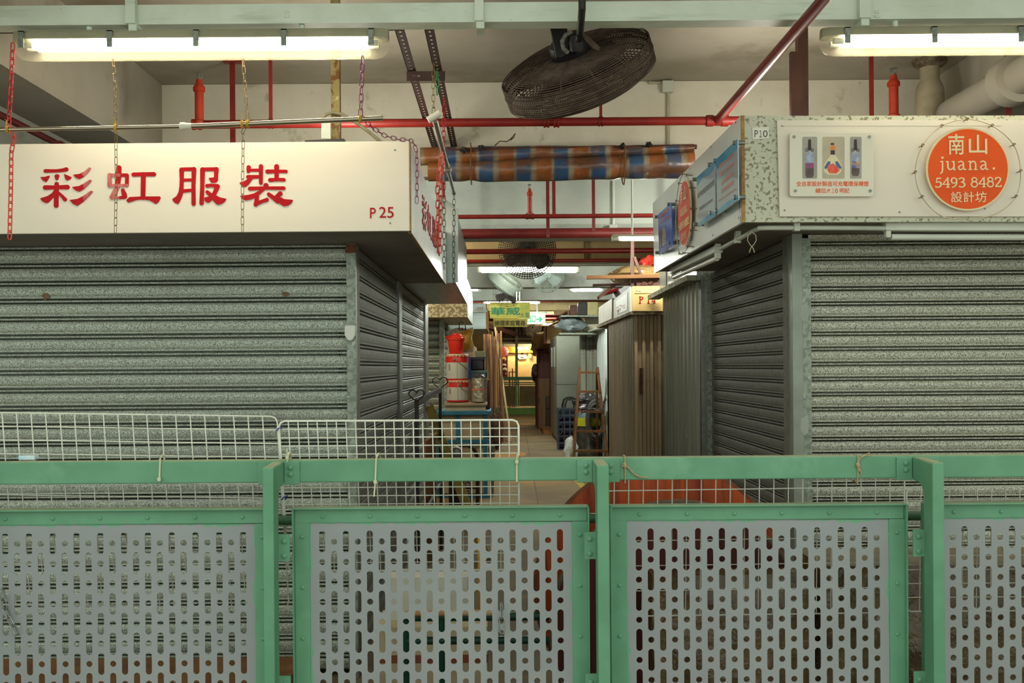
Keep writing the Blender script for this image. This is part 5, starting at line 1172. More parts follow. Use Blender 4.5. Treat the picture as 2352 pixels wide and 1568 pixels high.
MB().cyl(P(-60, 299, YC), P(428, 290, YC), .0088, 12).build('thin_tube', m_chrome, t, smooth=True); MB().cyl(P(428, 290, YC), P(879, 271, YC), .0108, 12).build('thick_tube', m_chrome, t, smooth=True)
MB().lathe(P(413, 290, YC), [(.011, 0), (.0155, .004), (.0155, .02), (.0125, .026), (.0125, .044), (.010, .05)], 16, P(443, 289, YC)-P(413, 290, YC)).build('connector', mat('white_connector', '#d8d3c4', rough=.4), t, smooth=True)
for x, y in ((18, 297), (266, 293), (557, 285), (569, 284), (828, 273)):
    c = P(x, y, YC); mb = MB()
    for d in (-.004, .0, .004): mb.tube([c+Vector((d, .0145*cos(a), .0145*sin(a))) for a in [2*pi*i/12 for i in range(12)]], .0016, 4, closed=True)
    mb.tube([c+Vector((0, -.014, .008)), c+Vector((.004, -.018, .03)), c+Vector((-.004, -.016, .036))], .0014, 4)
    mb.build('yellow_tie', mat('yellow_raffia', '#c9a63a', '#b8952f', scale=40, rough=.7), t)
xh = -.285
poleat = lambda Y: (lambda q: ((q.x)*F/Y, q))(P(999, 275, 4.2).lerp(P(1043, 445, 5.95), (Y-4.2)/1.75))[1]
t = thing('hanging_pole', 'grey telescopic pole with a white top hung lengthwise beside sign P25', 'pole', (xh, 4.2, P(995, 268, 4.2).z))
a, b = P(999, 275, 4.2), P(1043, 445, 5.95); mid = a.lerp(b, .58)
MB().cyl(a, mid, .0125, 12).build('thick_tube', mat('scuffed_grey_tube', '#7b766a', '#8a6a4e', scale=14, lo=.55, hi=.7, rough=.4, metal=.4), t, smooth=True); MB().cyl(mid, b, .0095, 12).build('thin_tube', m_steel, t, smooth=True)
MB().cyl(P(983, 276, 4.19), P(1010, 260, 4.19), .0145, 16).build('end_cap', mat('white_end_cap', '#d5cfc0', rough=.45), t, smooth=True); d = (b-a).normalized(); MB().cyl(mid-d*.05, mid+d*.03, .02, 14).build('connector', mat('grey_connector', '#a09a8c', rough=.45), t, smooth=True)
hang('thin brass chain holding the white-topped telescopic pole', m_cb, [(996, 145), (995, 200), (996, 262)], 4.2, pitch=.026, wire=.0014, half=.0065)
hang('short green chain hooked on the slotted frame', m_cg, [(1004, 164), (1004, 216)], 4.62, pitch=.033, wire=.0026, half=.009)
hang('red chain running down from the slotted frame behind the telescopic pole', m_cr, [(1021, 228), (1019, 300), (1017, 345)], 4.75, pitch=.03, wire=.0026, half=.009)
hang('orange-red doubled chain over the far end of the side characters', m_co, [(1005, 420), (1006, 500), (1003, 560)], 4.75, 4.75, pitch=.032, wire=.0026, half=.009)
hang('second strand of orange-red chain with its end furthest down the side board', m_co, [(1012, 430), (1011, 520), (1010, 580)], 4.82, 4.82, pitch=.032, wire=.0026, half=.009)
hang('dark steel chain hanging mid-way along the side board of sign P25', m_cd, [(1020, 430), (1020, 500), (1020, 618)], 5.1, 5.1, pitch=.031, wire=.0016, half=.0085)
hang('dark steel chain ending at the soffit near the aluminium sign box', m_cd, [(1043, 470), (1042, 560), (1042, 652)], 5.92, 5.92, pitch=.031, wire=.0017, half=.0085)
# ============================================================ passage lamps and signs
def far_lamp(label, x0, x1, yt, yb, Y, g, hang_=True):
    a, b = P(x0, (yt+yb)/2, Y), P(x1, (yt+yb)/2, Y); h = abs(P(0, yt, Y).z-P(0, yb, Y).z); t = thing('passage_lamp', label, 'lamp', (a+b)/2, 'lit lamps along the passage')
    MB().bar(a+Vector((0, 0, h*.55)), b+Vector((0, 0, h*.55)), .10, h*.45).build('housing', mat('lamp_housing_grey', '#a9a68c'), t, bevel=.006)
    d = (b-a).normalized(); MB().cyl(a+d*.06, b-d*.06, h*.36, 12).build('tube', g, t, smooth=True)
    for q in (a, b): MB().bar(q-d*.0+Vector((0, 0, .0)), q+d*(.05 if q is a else -.05), .05, h*.8).build('end_cap', m_white, t)
    if hang_:
        for u in (.2, .8): q = a.lerp(b, u); MB().cyl(q+Vector((0, 0, h*.6)), (q.x, q.y, ZC-.002), .008, 6).build('suspension', m_pvc, t)
g_cool = glow('cool_tube_glow', (.93, 1, .90, 1), TUBE_FAR); g_warm = glow('warm_tube_glow', (1, .86, .55, 1), TUBE_WARM)
far_lamp('first lit lamp of the passage, just below the round upright fan', 1097, 1331, 611, 628, 12.9, g_cool)
far_lamp('lit lamp partly seen over the P14 stall, right of the pale fan', 1307, 1386, 657, 671, 16.0, g_cool)
far_lamp('lit lamp peeking out beside the left-hand sign boxes', 1040, 1106, 658, 670, 16.2, g_cool)
far_lamp('lit lamp right above the yellow hanging sign', 1110, 1241, 687, 699, 19.0, g_cool)
far_lamp('warm lit lamp behind and right of the yellow hanging sign', 1215, 1282, 689, 697, 24.0, g_warm)
far_lamp('lit lamp seen just left of the tip of the P10 side board', 1405, 1640, 543, 554, 7.9, glow('bright_cool_tube_glow', (.95, 1, .86, 1), TUBE_FAR*1.0))
far_lamp('faint warm lamp low behind the exit sign', 1243, 1275, 742, 747, 28, g_warm)
far_lamp('small warm lamp between the exit sign and the wrapped boxes', 1266, 1300, 712, 719, 26, g_warm)
m_yel = mat('yellow_sign_board', '#c3bb55', '#b5ad48', scale=4, rough=.5); m_gr = mat('green_sign_ink', '#1f7a55', rough=.5); m_yel2 = mat('mustard_sign_board', '#a99a35', '#9c8d2e', scale=5, rough=.5)
YY = 18.4
t = thing('hanging_sign', 'yellow hanging sign with green characters and a smaller mustard board below it', 'sign', P(1171, 700, YY))
MB().rect(1125, 694, 1217.5, 731, YY, YY+.03).build('upper_board', m_yel, t); MB().rect(1133, 731.5, 1211, 750.5, YY, YY+.03).build('lower_board', m_yel2, t)
text_px('華', 'lettering', m_gr, t, 1128, 706, 1159.5, 723.5, YY-.004, .025); text_px('威', 'lettering', m_gr, t, 1163, 705.5, 1194, 723, YY-.004, .025)
text_px('配匙', 'lettering', mat('faded_green_ink', '#7fa35a', rough=.6), t, 1195.5, 700.5, 1214.5, 710.5, YY-.004); text_px('水電', 'lettering', m_gr, t, 1194.5, 717, 1216, 729, YY-.004)
text_px('修理家庭電器', 'lettering', mat('dark_ink', '#33301f', rough=.7), t, 1136.5, 735.5, 1206.5, 747.5, YY-.004, .02)
for x in (1140, 1203): MB().cyl(P(x, 694, YY+.015), (P(x, 694, YY).x, YY+.015, ZC-.002), .007, 6).build('suspension_wire', m_steel, t)
YE_ = 20.6
t = thing('exit_sign', 'white and green exit sign box with an arrow behind the yellow sign', 'exit sign', P(1222, 745, YE_))
MB().rect(1190, 718, 1253, 744.5, YE_, YE_+.12).build('box', m_white, t, bevel=.004); MB().rect(1193, 722.5, 1250, 742, YE_-.006, YE_).build('face', glow('exit_face_glow', '#cdd8ce', .02), t)
MB().rect(1180, 715.5, 1258, 718, YE_-.02, YE_+.14).build('top_plate', m_steel, t)
g_exit = mat('exit_green', '#15a06c', rough=.4); text_px('出', 'lettering', g_exit, t, 1203, 724.5, 1219.5, 740, YE_-.009, .03); text_px('口', 'lettering', g_exit, t, 1221.5, 725.5, 1230, 740, YE_-.009, .035)
MB().px([(1231.5, 731.3), (1239, 731.3), (1237.5, 727.5), (1241, 727.5), (1246.5, 733), (1241, 738.8), (1237.5, 738.8), (1239, 734.8), (1231.5, 734.8)], YE_-.011, YE_-.007).build('arrow', g_exit, t)
q = P(1234, 716, YE_); MB().cyl(q, (q.x, YE_, ZC-.002), .022, 8).build('drop_rod', m_pvc, t)

# ============================================================ left-hand clutter
YTB = 11.4
m_blue = mat('blue_painted_wood', '#2f7291', '#27657f', scale=6, rough=.55, spot=('#5d9aa8', 14, .68, .74)); m_beige = mat('beige_board', '#b0a087', '#a3937a', scale=4, rough=.8)
t = thing('work_bench', 'blue painted wooden bench with beige panels carrying the paint cans', 'bench', (P(1064, 0, YTB).x, YTB+.3, 0))
xl, xr = P(1003, 948, YTB).x, P(1127, 948, YTB).x; zt_ = P(1064, 943, YTB).z
MB().box(xl, xr, YTB-.03, YTB+.6, zt_-.05, zt_).build('top', m_blue, t, bevel=.008)
legs = [(P(1110, 1000, YTB).x, P(1119, 1000, YTB).x), (P(1047, 1000, YTB).x, P(1057, 1000, YTB).x), (P(1003, 1000, YTB).x, P(1012, 1000, YTB).x)]
for x0, x1 in legs: MB().box(x0, x1, YTB, YTB+.05, (0 if x0 != legs[1][0] else P(0+1050, 1014, YTB).z), zt_-.05).build('leg', m_blue, t)
MB().box(xl, legs[0][1]+.03, YTB-.003, YTB+.05, P(1060, 1018, YTB).z, P(1060, 1010, YTB).z).build('rail', m_blue, t); MB().box(xl, xr, YTB-.003, YTB+.05, .0, .035).build('foot_rail', m_blue, t)
MB().box(xl+.02, legs[0][0]+.01, YTB+.03, YTB+.5, .05, zt_-.05).build('panel', m_beige, t)
t = thing('box', 'flat beige box under a sheet lying on the blue bench top', 'box', (P(1070, 0, YTB).x, YTB+.25, zt_))
a, b = P(1023, 930, YTB).x, P(1115, 930, YTB).x; z1 = P(1070, 931, YTB).z; MB().box(a, b, YTB+.02, YTB+.5, zt_, z1).build('carton', m_beige, t)
MB().add(*(lambda vs: (vs, [(0, 1, 2, 3), (4, 5, 6, 7), (0, 1, 5, 4), (3, 2, 6, 7), (0, 3, 7, 4), (1, 2, 6, 5)]))([Vector(p) for p in ((a-.01, YTB, z1), (b+.02, YTB, z1), (b+.02, YTB+.52, z1+.01), (a-.01, YTB+.52, z1+.01), (a-.01, YTB, z1+.03), (b+.02, YTB, z1+.02), (b+.02, YTB+.52, z1+.04), (a-.01, YTB+.52, z1+.04))])).build('sheet', mat('cardboard_sheet', '#a4937a', '#8f7f67', scale=8, rough=.9), t)
z1 += .04
def can(label, x0, x1, yt, z0, Y, txt=None, flip=1):
    cx = P((x0+x1)/2, 850, Y); r = (x1-x0)/2*Y/F; z1_ = P(1050, yt, Y).z; h = z1_-z0
    t = thing('paint_can', label, 'paint can', (cx.x, Y, z0), 'red and white paint cans on the blue bench')
    MB().lathe((cx.x, Y, z0), [(r*.97, 0), (r, .01), (r, h*.10), (r, h*.68)], 32).build('body', mat('can_white', '#bfbdb2', '#b5b3a8', scale=4, rough=.35), t, smooth=True)
    MB().lathe((cx.x, Y, z0+h*.68), [(r*1.002, 0), (r*1.002, h*.24), (r*.98, h*.26)], 32).build('red_band', mat('can_red', '#cf2d22', '#c0281f', scale=4, rough=.35), t, smooth=True)
    MB().lathe((cx.x, Y, z0), [(r*1.004, 0), (r*1.004, h*.07)], 32).build('bottom_band', mat('can_red', '#cf2d22'), t, smooth=True)
    mb = MB(); n = 20
    mb.lathe((cx.x, Y, z0+h*.93), [(r*1.03, 0), (r*1.05, h*.03), (r*1.0, h*.07), (r*.8, h*.06)], 32)
    for k in range(n): an = 2*pi*k/n; mb.box(cx.x+r*1.03*cos(an)-.008, cx.x+r*1.03*cos(an)+.008, Y+r*1.03*sin(an)-.006, Y+r*1.03*sin(an)+.006, z0+h*.90, z0+h*.955)
    mb.build('lid', mat('can_lid_cream', '#c9b394', '#a98a6a', scale=12, rough=.5), t, smooth=True)
    mb = MB(); mb.cyl((cx.x-r*.22*flip, Y-r*.97, z0+h*.80), (cx.x-r*.22*flip, Y-r*1.06, z0+h*.80), .014, 12); mb.build('handle_ear', m_steel, t)
    mb = MB(); mb.tube([(cx.x-r*.22*flip, Y-r*1.05, z0+h*.80), (cx.x+r*.4, Y-r*1.0, z0+h*.62), (cx.x+r*.95, Y-r*.55, z0+h*.42), (cx.x+r*1.03, Y, z0+h*.40)], .0035, 5); mb.build('handle', m_steel, t)
    mb = MB(); mb.bar((cx.x+r*.06, Y-r*1.003, z0+h*.08), (cx.x+r*.06, Y-r*1.003, z0+h*.9), .006, .004, (0, 1, 0)); mb.build('seam', m_dusty, t)
    mb = MB()
    for k in range(6): mb.box(cx.x-r*.72, cx.x-r*(.55-.03*(k % 3)), Y-r*.83, Y-r*.80, z0+h*(.60-.04*k), z0+h*(.61-.04*k))
    mb.build('small_print', m_grey, t)
    if txt:
        for i, s_ in enumerate(txt): text(s_, 'lettering', m_white, t, (cx.x-r*.98, Y-r*.42, z0+h*(.82-.09*i)), (r*.45, -r*.45, 0), (0, 0, 1), r*.42, h*.055, .004)
    return z1_
zc1 = can('lower red and white paint can on the blue bench, with white lettering on its band', 1025, 1076, 873, z1, 11.62, ('PON', 'NT'), -1)
zc2 = can('upper red and white paint can stacked on another, under the red bucket', 1024, 1075, 813, zc1, 11.62, None, 1)
YK = 11.62; cx = P(1047.5, 790, YK); rk = 20*YK/F; hb_ = P(1047, 776, YK).z-zc2
t = thing('bucket', 'bright red plastic bucket with a crumpled red bag on the upper paint can', 'bucket', (cx.x, YK, zc2))
m_bk = mat('bright_red_plastic', '#d0301f', '#c3291b', scale=8, rough=.4)
MB().lathe((cx.x, YK, zc2), [(rk*.72, 0), (rk*.78, .01), (rk*.95, hb_*.85), (rk*1.04, hb_*.87), (rk*1.06, hb_), (rk*.9, hb_)], 28).build('body', m_bk, t, smooth=True)
MB().blob((cx.x-.01, YK, zc2+hb_), rk*.9, rk*.9, .05, 4, .2, flat=.2).build('bag', m_bk, t, smooth=True)
t = thing('sack', 'white and mustard woven sack hanging behind the red bucket', 'sack', P(1060, 800, 11.95))
def cloth(mb, pts_px, Y, bulge, nx=12, ny=14, seed=1, th=.05):
    """a filled sheet between four picture corners (tl, tr, br, bl) with folds"""
    tl, tr, br, bl = [P(x, y, Y) for x, y in pts_px]; rd = random.Random(seed); ph = [rd.uniform(0, 6) for _ in range(4)]; vs = []
    for i in range(nx+1):
        for j in range(ny+1):
            u, v = i/nx, j/ny; p = (tl*(1-u)+tr*u)*(1-v)+(bl*(1-u)+br*u)*v
            p = p + Vector((.012*sin(9*v+ph[0])*(1 if i in (0, nx) else 0), -bulge*sin(pi*u)*sin(pi*v)**.7 - .02*sin(7*u+4*v+ph[1])*sin(pi*u) , .012*sin(8*u+ph[2]) if j == 0 else 0)); vs.append(p)
    k = len(vs); vs += [v+Vector((0, th, 0)) for v in vs]; q = ny+1
    fs = [(i*q+j, (i+1)*q+j, (i+1)*q+j+1, i*q+j+1) for i in range(nx) for j in range(ny)]; fs += [tuple(x+k for x in f) for f in fs]
    e = [i*q for i in range(nx+1)] + [nx*q+j for j in range(1, ny+1)] + [i*q+ny for i in range(nx-1, -1, -1)] + [j for j in range(ny-1, 0, -1)]
    fs += [(e[i], e[(i+1) % len(e)], e[(i+1) % len(e)]+k, e[i]+k) for i in range(len(e))]
    return mb.add(vs, fs)
cloth(MB(), [(1028, 757), (1085, 751), (1087, 808), (1026, 812)], 11.95, .06).build('sack_body', mat('white_woven_sack', '#b5b0a0', '#a29d8c', scale=12, rough=.8), t, smooth=True)
cloth(MB(), [(1041, 765), (1085, 757), (1083, 802), (1050, 808)], 11.84, .02, seed=4, th=.01).build('mustard_panel', mat('mustard_print', '#a5842c', '#8d6f25', scale=8, rough=.75), t, smooth=True)
mb = MB(); mb.tube([P(x, y, 11.93) for x, y in ((1055, 757), (1055, 742), (1060, 737), (1068, 745), (1070, 755))], .006, 5); mb.build('handle', m_black, t)
for x in (1056, 1062, 1069): MB().rect(x-1.5, 752, x+1.5, 759, 11.90, 11.92).build('label_mark', m_tabled, t)
def crate(label, x0, y0, x1, Y, dep, z0, m, nm='crate', rim=None):
    a, b = P(x0, y0, Y), P(x1, y0, Y); t = thing(nm, label, 'crate', ((a.x+b.x)/2, Y+dep/2, z0)); w = .012
    mb = MB(); mb.box(a.x, b.x, Y, Y+w, z0, a.z).box(a.x, b.x, Y+dep-w, Y+dep, z0, a.z).box(a.x, a.x+w, Y, Y+dep, z0, a.z).box(b.x-w, b.x, Y, Y+dep, z0, a.z).box(a.x, b.x, Y, Y+dep, z0, z0+w); mb.build('walls', m, t)
    MB().box(a.x-.012, b.x+.012, Y-.012, Y+.004, a.z-.03, a.z).build('rim', rim or m, t)
    return a.z
m_gcr = mat('grey_plastic_crate', '#5d6f73', '#53656a', scale=8, rough=.5)
zb0 = z1
st = MB().box(P(1080, 0, 11.75).x, P(1118, 0, 11.75).x, 11.75, 11.98, zt_, P(1100, 872, 11.75).z)
one('carton', 'plain dark carton hidden behind the silver roll, under the grey crate', 'box', st, m_brown, (P(1100, 0, 11.75).x, 11.85, zt_))
zz = crate('grey plastic crate behind the silver roll on the bench', 1080, 850, 1118, 11.72, .28, P(1100, 872, 11.75).z, m_gcr)
zz2 = crate('dark navy crate stacked on the grey one beside the paint cans', 1082, 820, 1112, 11.74, .22, zz, mat('navy_plastic', '#23232f', '#2b2b38', scale=8, rough=.5))
one('box', 'small grey-green box on top of the navy crate', 'box', MB().box(P(1085, 0, 11.75).x, P(1108, 0, 11.75).x, 11.74, 11.92, zz2, P(1097, 806, 11.75).z), mat('grey_green_box', '#7a8268', '#6d755c', scale=6, rough=.7), (P(1097, 0, 11.8).x, 11.8, zz2), bevel=.004)
one('tray', 'blue plastic tray standing upright beside the upper paint can', 'tray', MB().px([(1076, 818), (1081, 821), (1083, 868), (1076, 871)], 11.66, 11.72), mat('blue_plastic', '#2b3f8a', rough=.4), P(1079, 870, 11.68))
t = thing('insulation_roll', 'silver foil insulation roll with a red tape on the blue bench', 'foil roll', (P(1101, 0, 11.45).x, 11.56, z1))
rr = 17.5*11.5/F; hh = P(1101, 868, 11.5).z-z1; c = P(1101, 900, 11.56)
MB().lathe((c.x, 11.56, z1), [(rr, 0), (rr*1.02, hh*.3), (rr, hh*.6), (rr*1.06, hh*.9), (rr*1.04, hh), (rr*.8, hh*.98), (rr*.75, hh*.6)], 28).build('foil', mat('crinkled_foil', '#c9c2ae', '#aaa28e', scale=14, rough=.3, metal=.7, bump=.8, bscale=24), t, smooth=True)
MB().lathe((c.x, 11.56, z1+hh*.49), [(rr*1.02, 0), (rr*1.02, .012)], 28).build('red_tape', m_or2, t)
MB().blob((c.x+.02, 11.56, z1+hh*.98), rr*.62, rr*.62, .05, 6, .2, flat=.3).build('dark_filling', m_black, t, smooth=True)

# wrought iron stand with hearts
xg = -.50
t = thing('iron_stand', 'black wrought iron stand with two heart finials beside the left shutters', 'stand', (xg, 7, 0))
A, B = PX(957, 924, xg), PX(1011, 895, xg)
for q in (A, B): MB().bar((xg, q.y, 0), q, .024, .024, (0, 1, 0)).build('post', m_black, t)
MB().bar(A, B, .028, .035).build('top_rail', m_black, t); zl = .55; MB().bar((xg, A.y, zl), (xg, B.y, zl), .02, .02).build('lower_rail', m_black, t)
for q in (A, B):
    lp = []; s_ = 15.5*q.y/F; 
    for i in range(26):
        a = 2*pi*i/26; hx = 16*sin(a)**3/16; hz = (13*cos(a)-5*cos(2*a)-2*cos(3*a)-cos(4*a))/16
        lp.append(q + Vector((hx*s_*1.15, 0, (hz+1.06)*s_*1.02)))
    MB().tube(lp, .0042, 6, closed=True).build('heart', m_black, t, smooth=True)
t = thing('board', 'brown board with an orange edge leaning behind the fine-meshed grid', 'board', (P(988, 0, 7.6).x, 7.6, 0))
p = [P(976, 1012, 7.6), P(1002, 994, 7.75), P(1002, 1240, 7.75), P(976, 1240, 7.6)]; p[2].z = p[3].z = 0; MB().prism(p, (.0, .03, 0)).build('panel', mat('brown_hardboard', '#6f4f36', '#634530', scale=5, rough=.8), t)
MB().bar(p[0]+Vector((0, -.004, 0)), p[3]+Vector((0, -.004, 0)), .016, .012, (0, 1, 0)).build('edge', m_or2, t); MB().bar(p[0]+Vector((0, -.004, 0)), p[1]+Vector((0, -.004, 0)), .014, .012).build('edge', mat('pale_orange_edge', '#cf9a78', rough=.7), t)
t = thing('timber_offcut', 'weathered yellowish timber offcut leaning against the iron stand', 'timber', (P(1030, 0, 8.3).x, 8.3, 0))
a, b = P(986, 933, 8.35), P(1026, 1040, 8.15); d = (b-a); e = a + d*(a.z/(a.z-b.z)); MB().bar(a, e, .075, .03, (0, 1, 0)).build('plank', mat('yellow_weathered_timber', '#a08a4a', '#6a4e30', scale=9, lo=.45, hi=.65, rough=.9), t)
t = thing('hand_truck', 'rusty tube hand truck with a dark blue wheel standing before the blue bench', 'hand truck', (P(1080, 0, 9.6).x, 9.6, 0))
mt_ = mat('rust_brown_tube', '#4a2f28', '#3b2621', scale=12, rough=.6); Yh = 9.7
mb = MB(); mb.tube([P(x, y, Yh) for x, y in ((1040, 1195), (1040, 1050), (1044, 1030), (1058, 1022), (1075, 1022), (1090, 1032), (1097, 1052), (1097, 1195))], .019, 8); mb.build('frame', mt_, t, smooth=True)
for x in (1075,): MB().lathe(P(x, 1176, Yh-.12), [(.02, -.03), (.09, -.03), (.095, 0), (.09, .03), (.02, .03)], 24, (0, 1, 0)).build('wheel', mat('navy_rubber', '#1f2a52', '#1a2344', scale=10, rough=.5), t, smooth=True)
MB().cyl(P(1040, 1176, Yh-.09), P(1097, 1176, Yh-.09), .012, 8).build('axle', mt_, t)
for y in (1082, 1120): MB().cyl(P(1040, y, Yh), P(1097, y, Yh), .012, 8).build('crossbar', mt_, t)
t = thing('electric_motor', 'small white motor with a round face resting in front of the blue bench', 'motor', (P(1046, 0, 9.4).x, 9.4, 0))
c = P(1047, 1041, 9.4); MB().lathe(c, [(.055, -.02), (.062, -.01), (.062, .1), (.04, .13)], 20, (0, 1, 0)).build('housing', mat('dirty_white_metal', '#9a8f78', '#7d7260', scale=14, rough=.6), t, smooth=True)
MB().lathe(c+Vector((0, -.02, 0)), [(.05, 0), (.045, .0), (.03, -.008), (.01, -.01)], 18, (0, 1, 0)).build('face', m_steel, t, smooth=True); MB().box(c.x-.07, c.x+.07, 9.42, 9.56, 0, c.z-.05).build('stand', m_black, t)
t = thing('wire_basket', 'thin wire basket with a loop handle standing left of the blue bench leg', 'basket', (P(1062, 0, 9.2).x, 9.2, 0)); mb = MB(); Yw = 9.2
z0_, z1_ = 0.0, P(1060, 1108, Yw).z; xs = [P(x, 0, Yw).x for x in (1046, 1053, 1060, 1067, 1072)]
for x in xs: mb.tube([(x, Yw, z0_), (x, Yw, z1_)], .003, 5)
for k in range(6): z = z0_+(z1_-z0_)*k/5; mb.tube([(xs[0], Yw, z), (xs[-1], Yw, z), (xs[-1], Yw+.1, z), (xs[0], Yw+.1, z)], .003, 5, closed=True)
mb.build('wires', m_black, t); MB().tube([P(1075+5*cos(a*pi/6), 1112+5*sin(a*pi/6), Yw) for a in range(12)], .004, 5, closed=True).build('loop_handle', m_black, t)
t = thing('paper_bag', 'pale crumpled paper bag standing right of the blue bench leg', 'bag', (P(1128, 0, 11.6).x, 11.6, 0))
p = [P(x, y, 11.6) for x, y in ((1121, 1026), (1137, 1024), (1130, 1062), (1124, 1062))]; MB().prism([p[0], p[1], Vector((p[1].x-.02, 11.6, 0)), Vector((p[0].x+.02, 11.6, 0))], (0, .06, 0)).build('bag', mat('pale_paper', '#a89c84', '#8f836c', scale=14, rough=.9), t)

# timber stack further down on the left
rd = random.Random(12); m_tim = [wood('brown_timber', '#63401f', '#4a2e18', 'z', 4), wood('red_brown_timber', '#4a2b1a', '#3a2016', 'z', 4), wood('pale_brown_timber', '#86603a', '#69482a', 'z', 4)]
for k in range(9):
    x0 = 1112 + k*4.8; Yb = 18.6+.25*(k % 3); top = P(x0, 762+rd.uniform(-3, 12), 19.2); base = P(x0+rd.uniform(1, 6), 1000, Yb); base.z = .05
    one('timber_plank', 'brown timber plank standing upright in the stack under the P15 sign box', 'plank', MB().bar(base, top, 4.0*19/F*rd.uniform(.8, 1.15), .04, (0, 1, 0)), m_tim[k % 3], base, group='timber planks stacked under the P15 sign box')
for k, (xt, yt_, xb, yb_) in enumerate(((1136, 745, 1176, 975), (1143, 790, 1172, 990), (1150, 800, 1170, 985))):
    top = P(xt, yt_, 20.3); base = P(xb-3+k*-7, yb_, 19.6); base.z = .03
    one('bamboo_pole', ('longest thin pole leaning right of the brown timber stack', 'second thin pole leaning right of the brown timber stack, behind the longest', 'shortest dark pole leaning right of the brown timber stack')[k], 'pole', MB().cyl(base, top, .022-.003*k, 8), (m_twine, m_ply, m_brown)[k], base, smooth=True)
one('timber_beam', 'dark brown timber beam jutting out from above the timber stack', 'beam', MB().bar(P(1118, 748, 21), P(1183, 768, 22), .12, .10), m_brown, P(1118, 748, 21))
t = thing('scrap_sacks', 'heap of dull brown sacks and scrap at the foot of the timber stack', 'sacks', (P(1128, 0, 18).x, 18.2, 0)); t['label'] = 'tall dull brown sack standing at the foot of the timber stack'
MB().blob((P(1132, 0, 18).x, 18.1, .32), .12, .12, .32, 8, .25, flat=.98).build('sack', mat('dull_brown_sack', '#5d4232', '#49332a', scale=10, rough=.95), t, smooth=True)

# ============================================================ right-hand clutter
YL = 13.6
t = thing('step_ladder', 'brown wooden step ladder chained to the white gate stall', 'ladder', (P(1357, 0, YL).x, YL, 0))
def rung_x(y, s_): return (1333.5-(y-845)*.073) if s_ < 0 else (1374.5+(y-845)*.105)
zt_ = P(1353, 843, YL).z
for s_ in (-1, 1):
    a = P(rung_x(843, s_), 843, YL+.10); b = P(rung_x(1094, s_), 1094, YL); b.z = 0; a.y = YL+.25; MB().bar(b, a, .036, .055, (0, 1, 0)).build('stile', m_ladder, t, bevel=.004)
    MB().bar((b.x+(.03 if s_ < 0 else -.10), YL+.75, 0), a+Vector((0, .04, -.02)), .03, .04, (0, 1, 0)).build('rear_leg', m_ladder, t)
for y in (855, 899, 945, 990, 1035):
    f_ = (1094-y)/251; Yr = YL+.25*f_; a, b = P(rung_x(y, -1), y, Yr), P(rung_x(y, 1), y, Yr); MB().bar(a, b, .075, .03 if y > 860 else .03).build('step', m_ladder, t)
mb = chain(MB(), [P(1320, 955, YL), P(1336, 947, YL-.02), P(1352, 941, YL+.05), P(1385, 940, YL+.02), P(1386, 930, YL+.2), Vector((1.47, 13.98, 1.05))], .05, .0045, .016)
one('chain', 'dark chain looped round the wooden step ladder', 'chain', mb, m_cd, P(1350, 943, YL))
YV = 14.6; cx = P(1345, 0, YV).x
t = thing('wet_vacuum', 'drum vacuum cleaner with a yellow band and coiled grey hose behind the ladder', 'vacuum cleaner', (cx, YV, 0)); r_ = .195
zy0, zy1 = P(1350, 977, YV).z, P(1350, 958, YV).z
MB().lathe((cx, YV, .06), [(r_*.95, 0), (r_, .03), (r_, .12), (r_*1.02, .13), (r_, .14), (r_, zy0-.06)], 30).build('drum', mat('steel_drum', '#55524a', '#6b675c', scale=14, rough=.3, metal=.7), t, smooth=True)
MB().lathe((cx, YV, zy0), [(r_*1.06, 0), (r_*1.06, (zy1-zy0)*.2), (r_*1.0, zy1-zy0)], 30).build('yellow_band', mat('yellow_plastic', '#a8a52a', '#98961f', scale=8, rough=.4), t, smooth=True)
MB().lathe((cx, YV, zy1), [(r_*1.0, 0), (r_*.95, .05), (r_*.6, .12), (r_*.2, .13)], 30).build('motor_head', m_gcr, t, smooth=True)
for k in range(2):
    q = [Vector((P(1357, 0, YV).x+.12*cos(a)*(1-.15*k), YV-.26-.03*k, .72+.28*sin(a)*(1-.15*k))) for a in [2*pi*i/28 for i in range(28)]]
    MB().tube(q, .028, 8, closed=True).build('hose', mat('grey_ribbed_hose', '#3f3d3c', '#55534f', scale=60, rough=.6), t, smooth=True)
for k in range(3): a = 2*pi*k/3+.5; MB().lathe((cx+r_*cos(a), YV+r_*sin(a), .035), [(.01, -.02), (.035, -.02), (.035, .02), (.01, .02)], 14, (0, 1, 0)).build('caster', m_black, t)
MB().cyl((cx-r_*1.03, YV, .15), (cx+r_*1.03, YV, .15), .02, 8).build('bumper', m_black, t)
one('plastic_bag', 'black shiny plastic bag lying on the vacuum cleaner head', 'bag', MB().blob((P(1345, 0, YV).x, YV-.02, zy1+.212), .19, .17, .12, 5, .3, flat=.6), mat('black_shiny_plastic', '#262527', '#3a3839', scale=12, rough=.2, spec=.8, bump=.8, bscale=14), (P(1350, 0, YV).x, YV, zy1+.13), smooth=True)
one('plastic_bag', 'white knotted plastic bag on a low board left of the ladder foot', 'bag', MB().blob((P(1305, 0, 14.2).x, 14.25, .30), .10, .10, .19, 9, .18, flat=.75), mat('white_thin_plastic', '#c3c3ba', '#b2b2a9', scale=12, rough=.3, bump=.5), (P(1305, 0, 14.2).x, 14.25, .16), smooth=True)
one('low_board', 'small white board box under the knotted white bag', 'box', MB().box(P(1293, 0, 14.2).x, P(1316, 0, 14.2).x, 14.05, 14.4, 0, .155), m_beige, (P(1305, 0, 14.2).x, 14.2, 0))
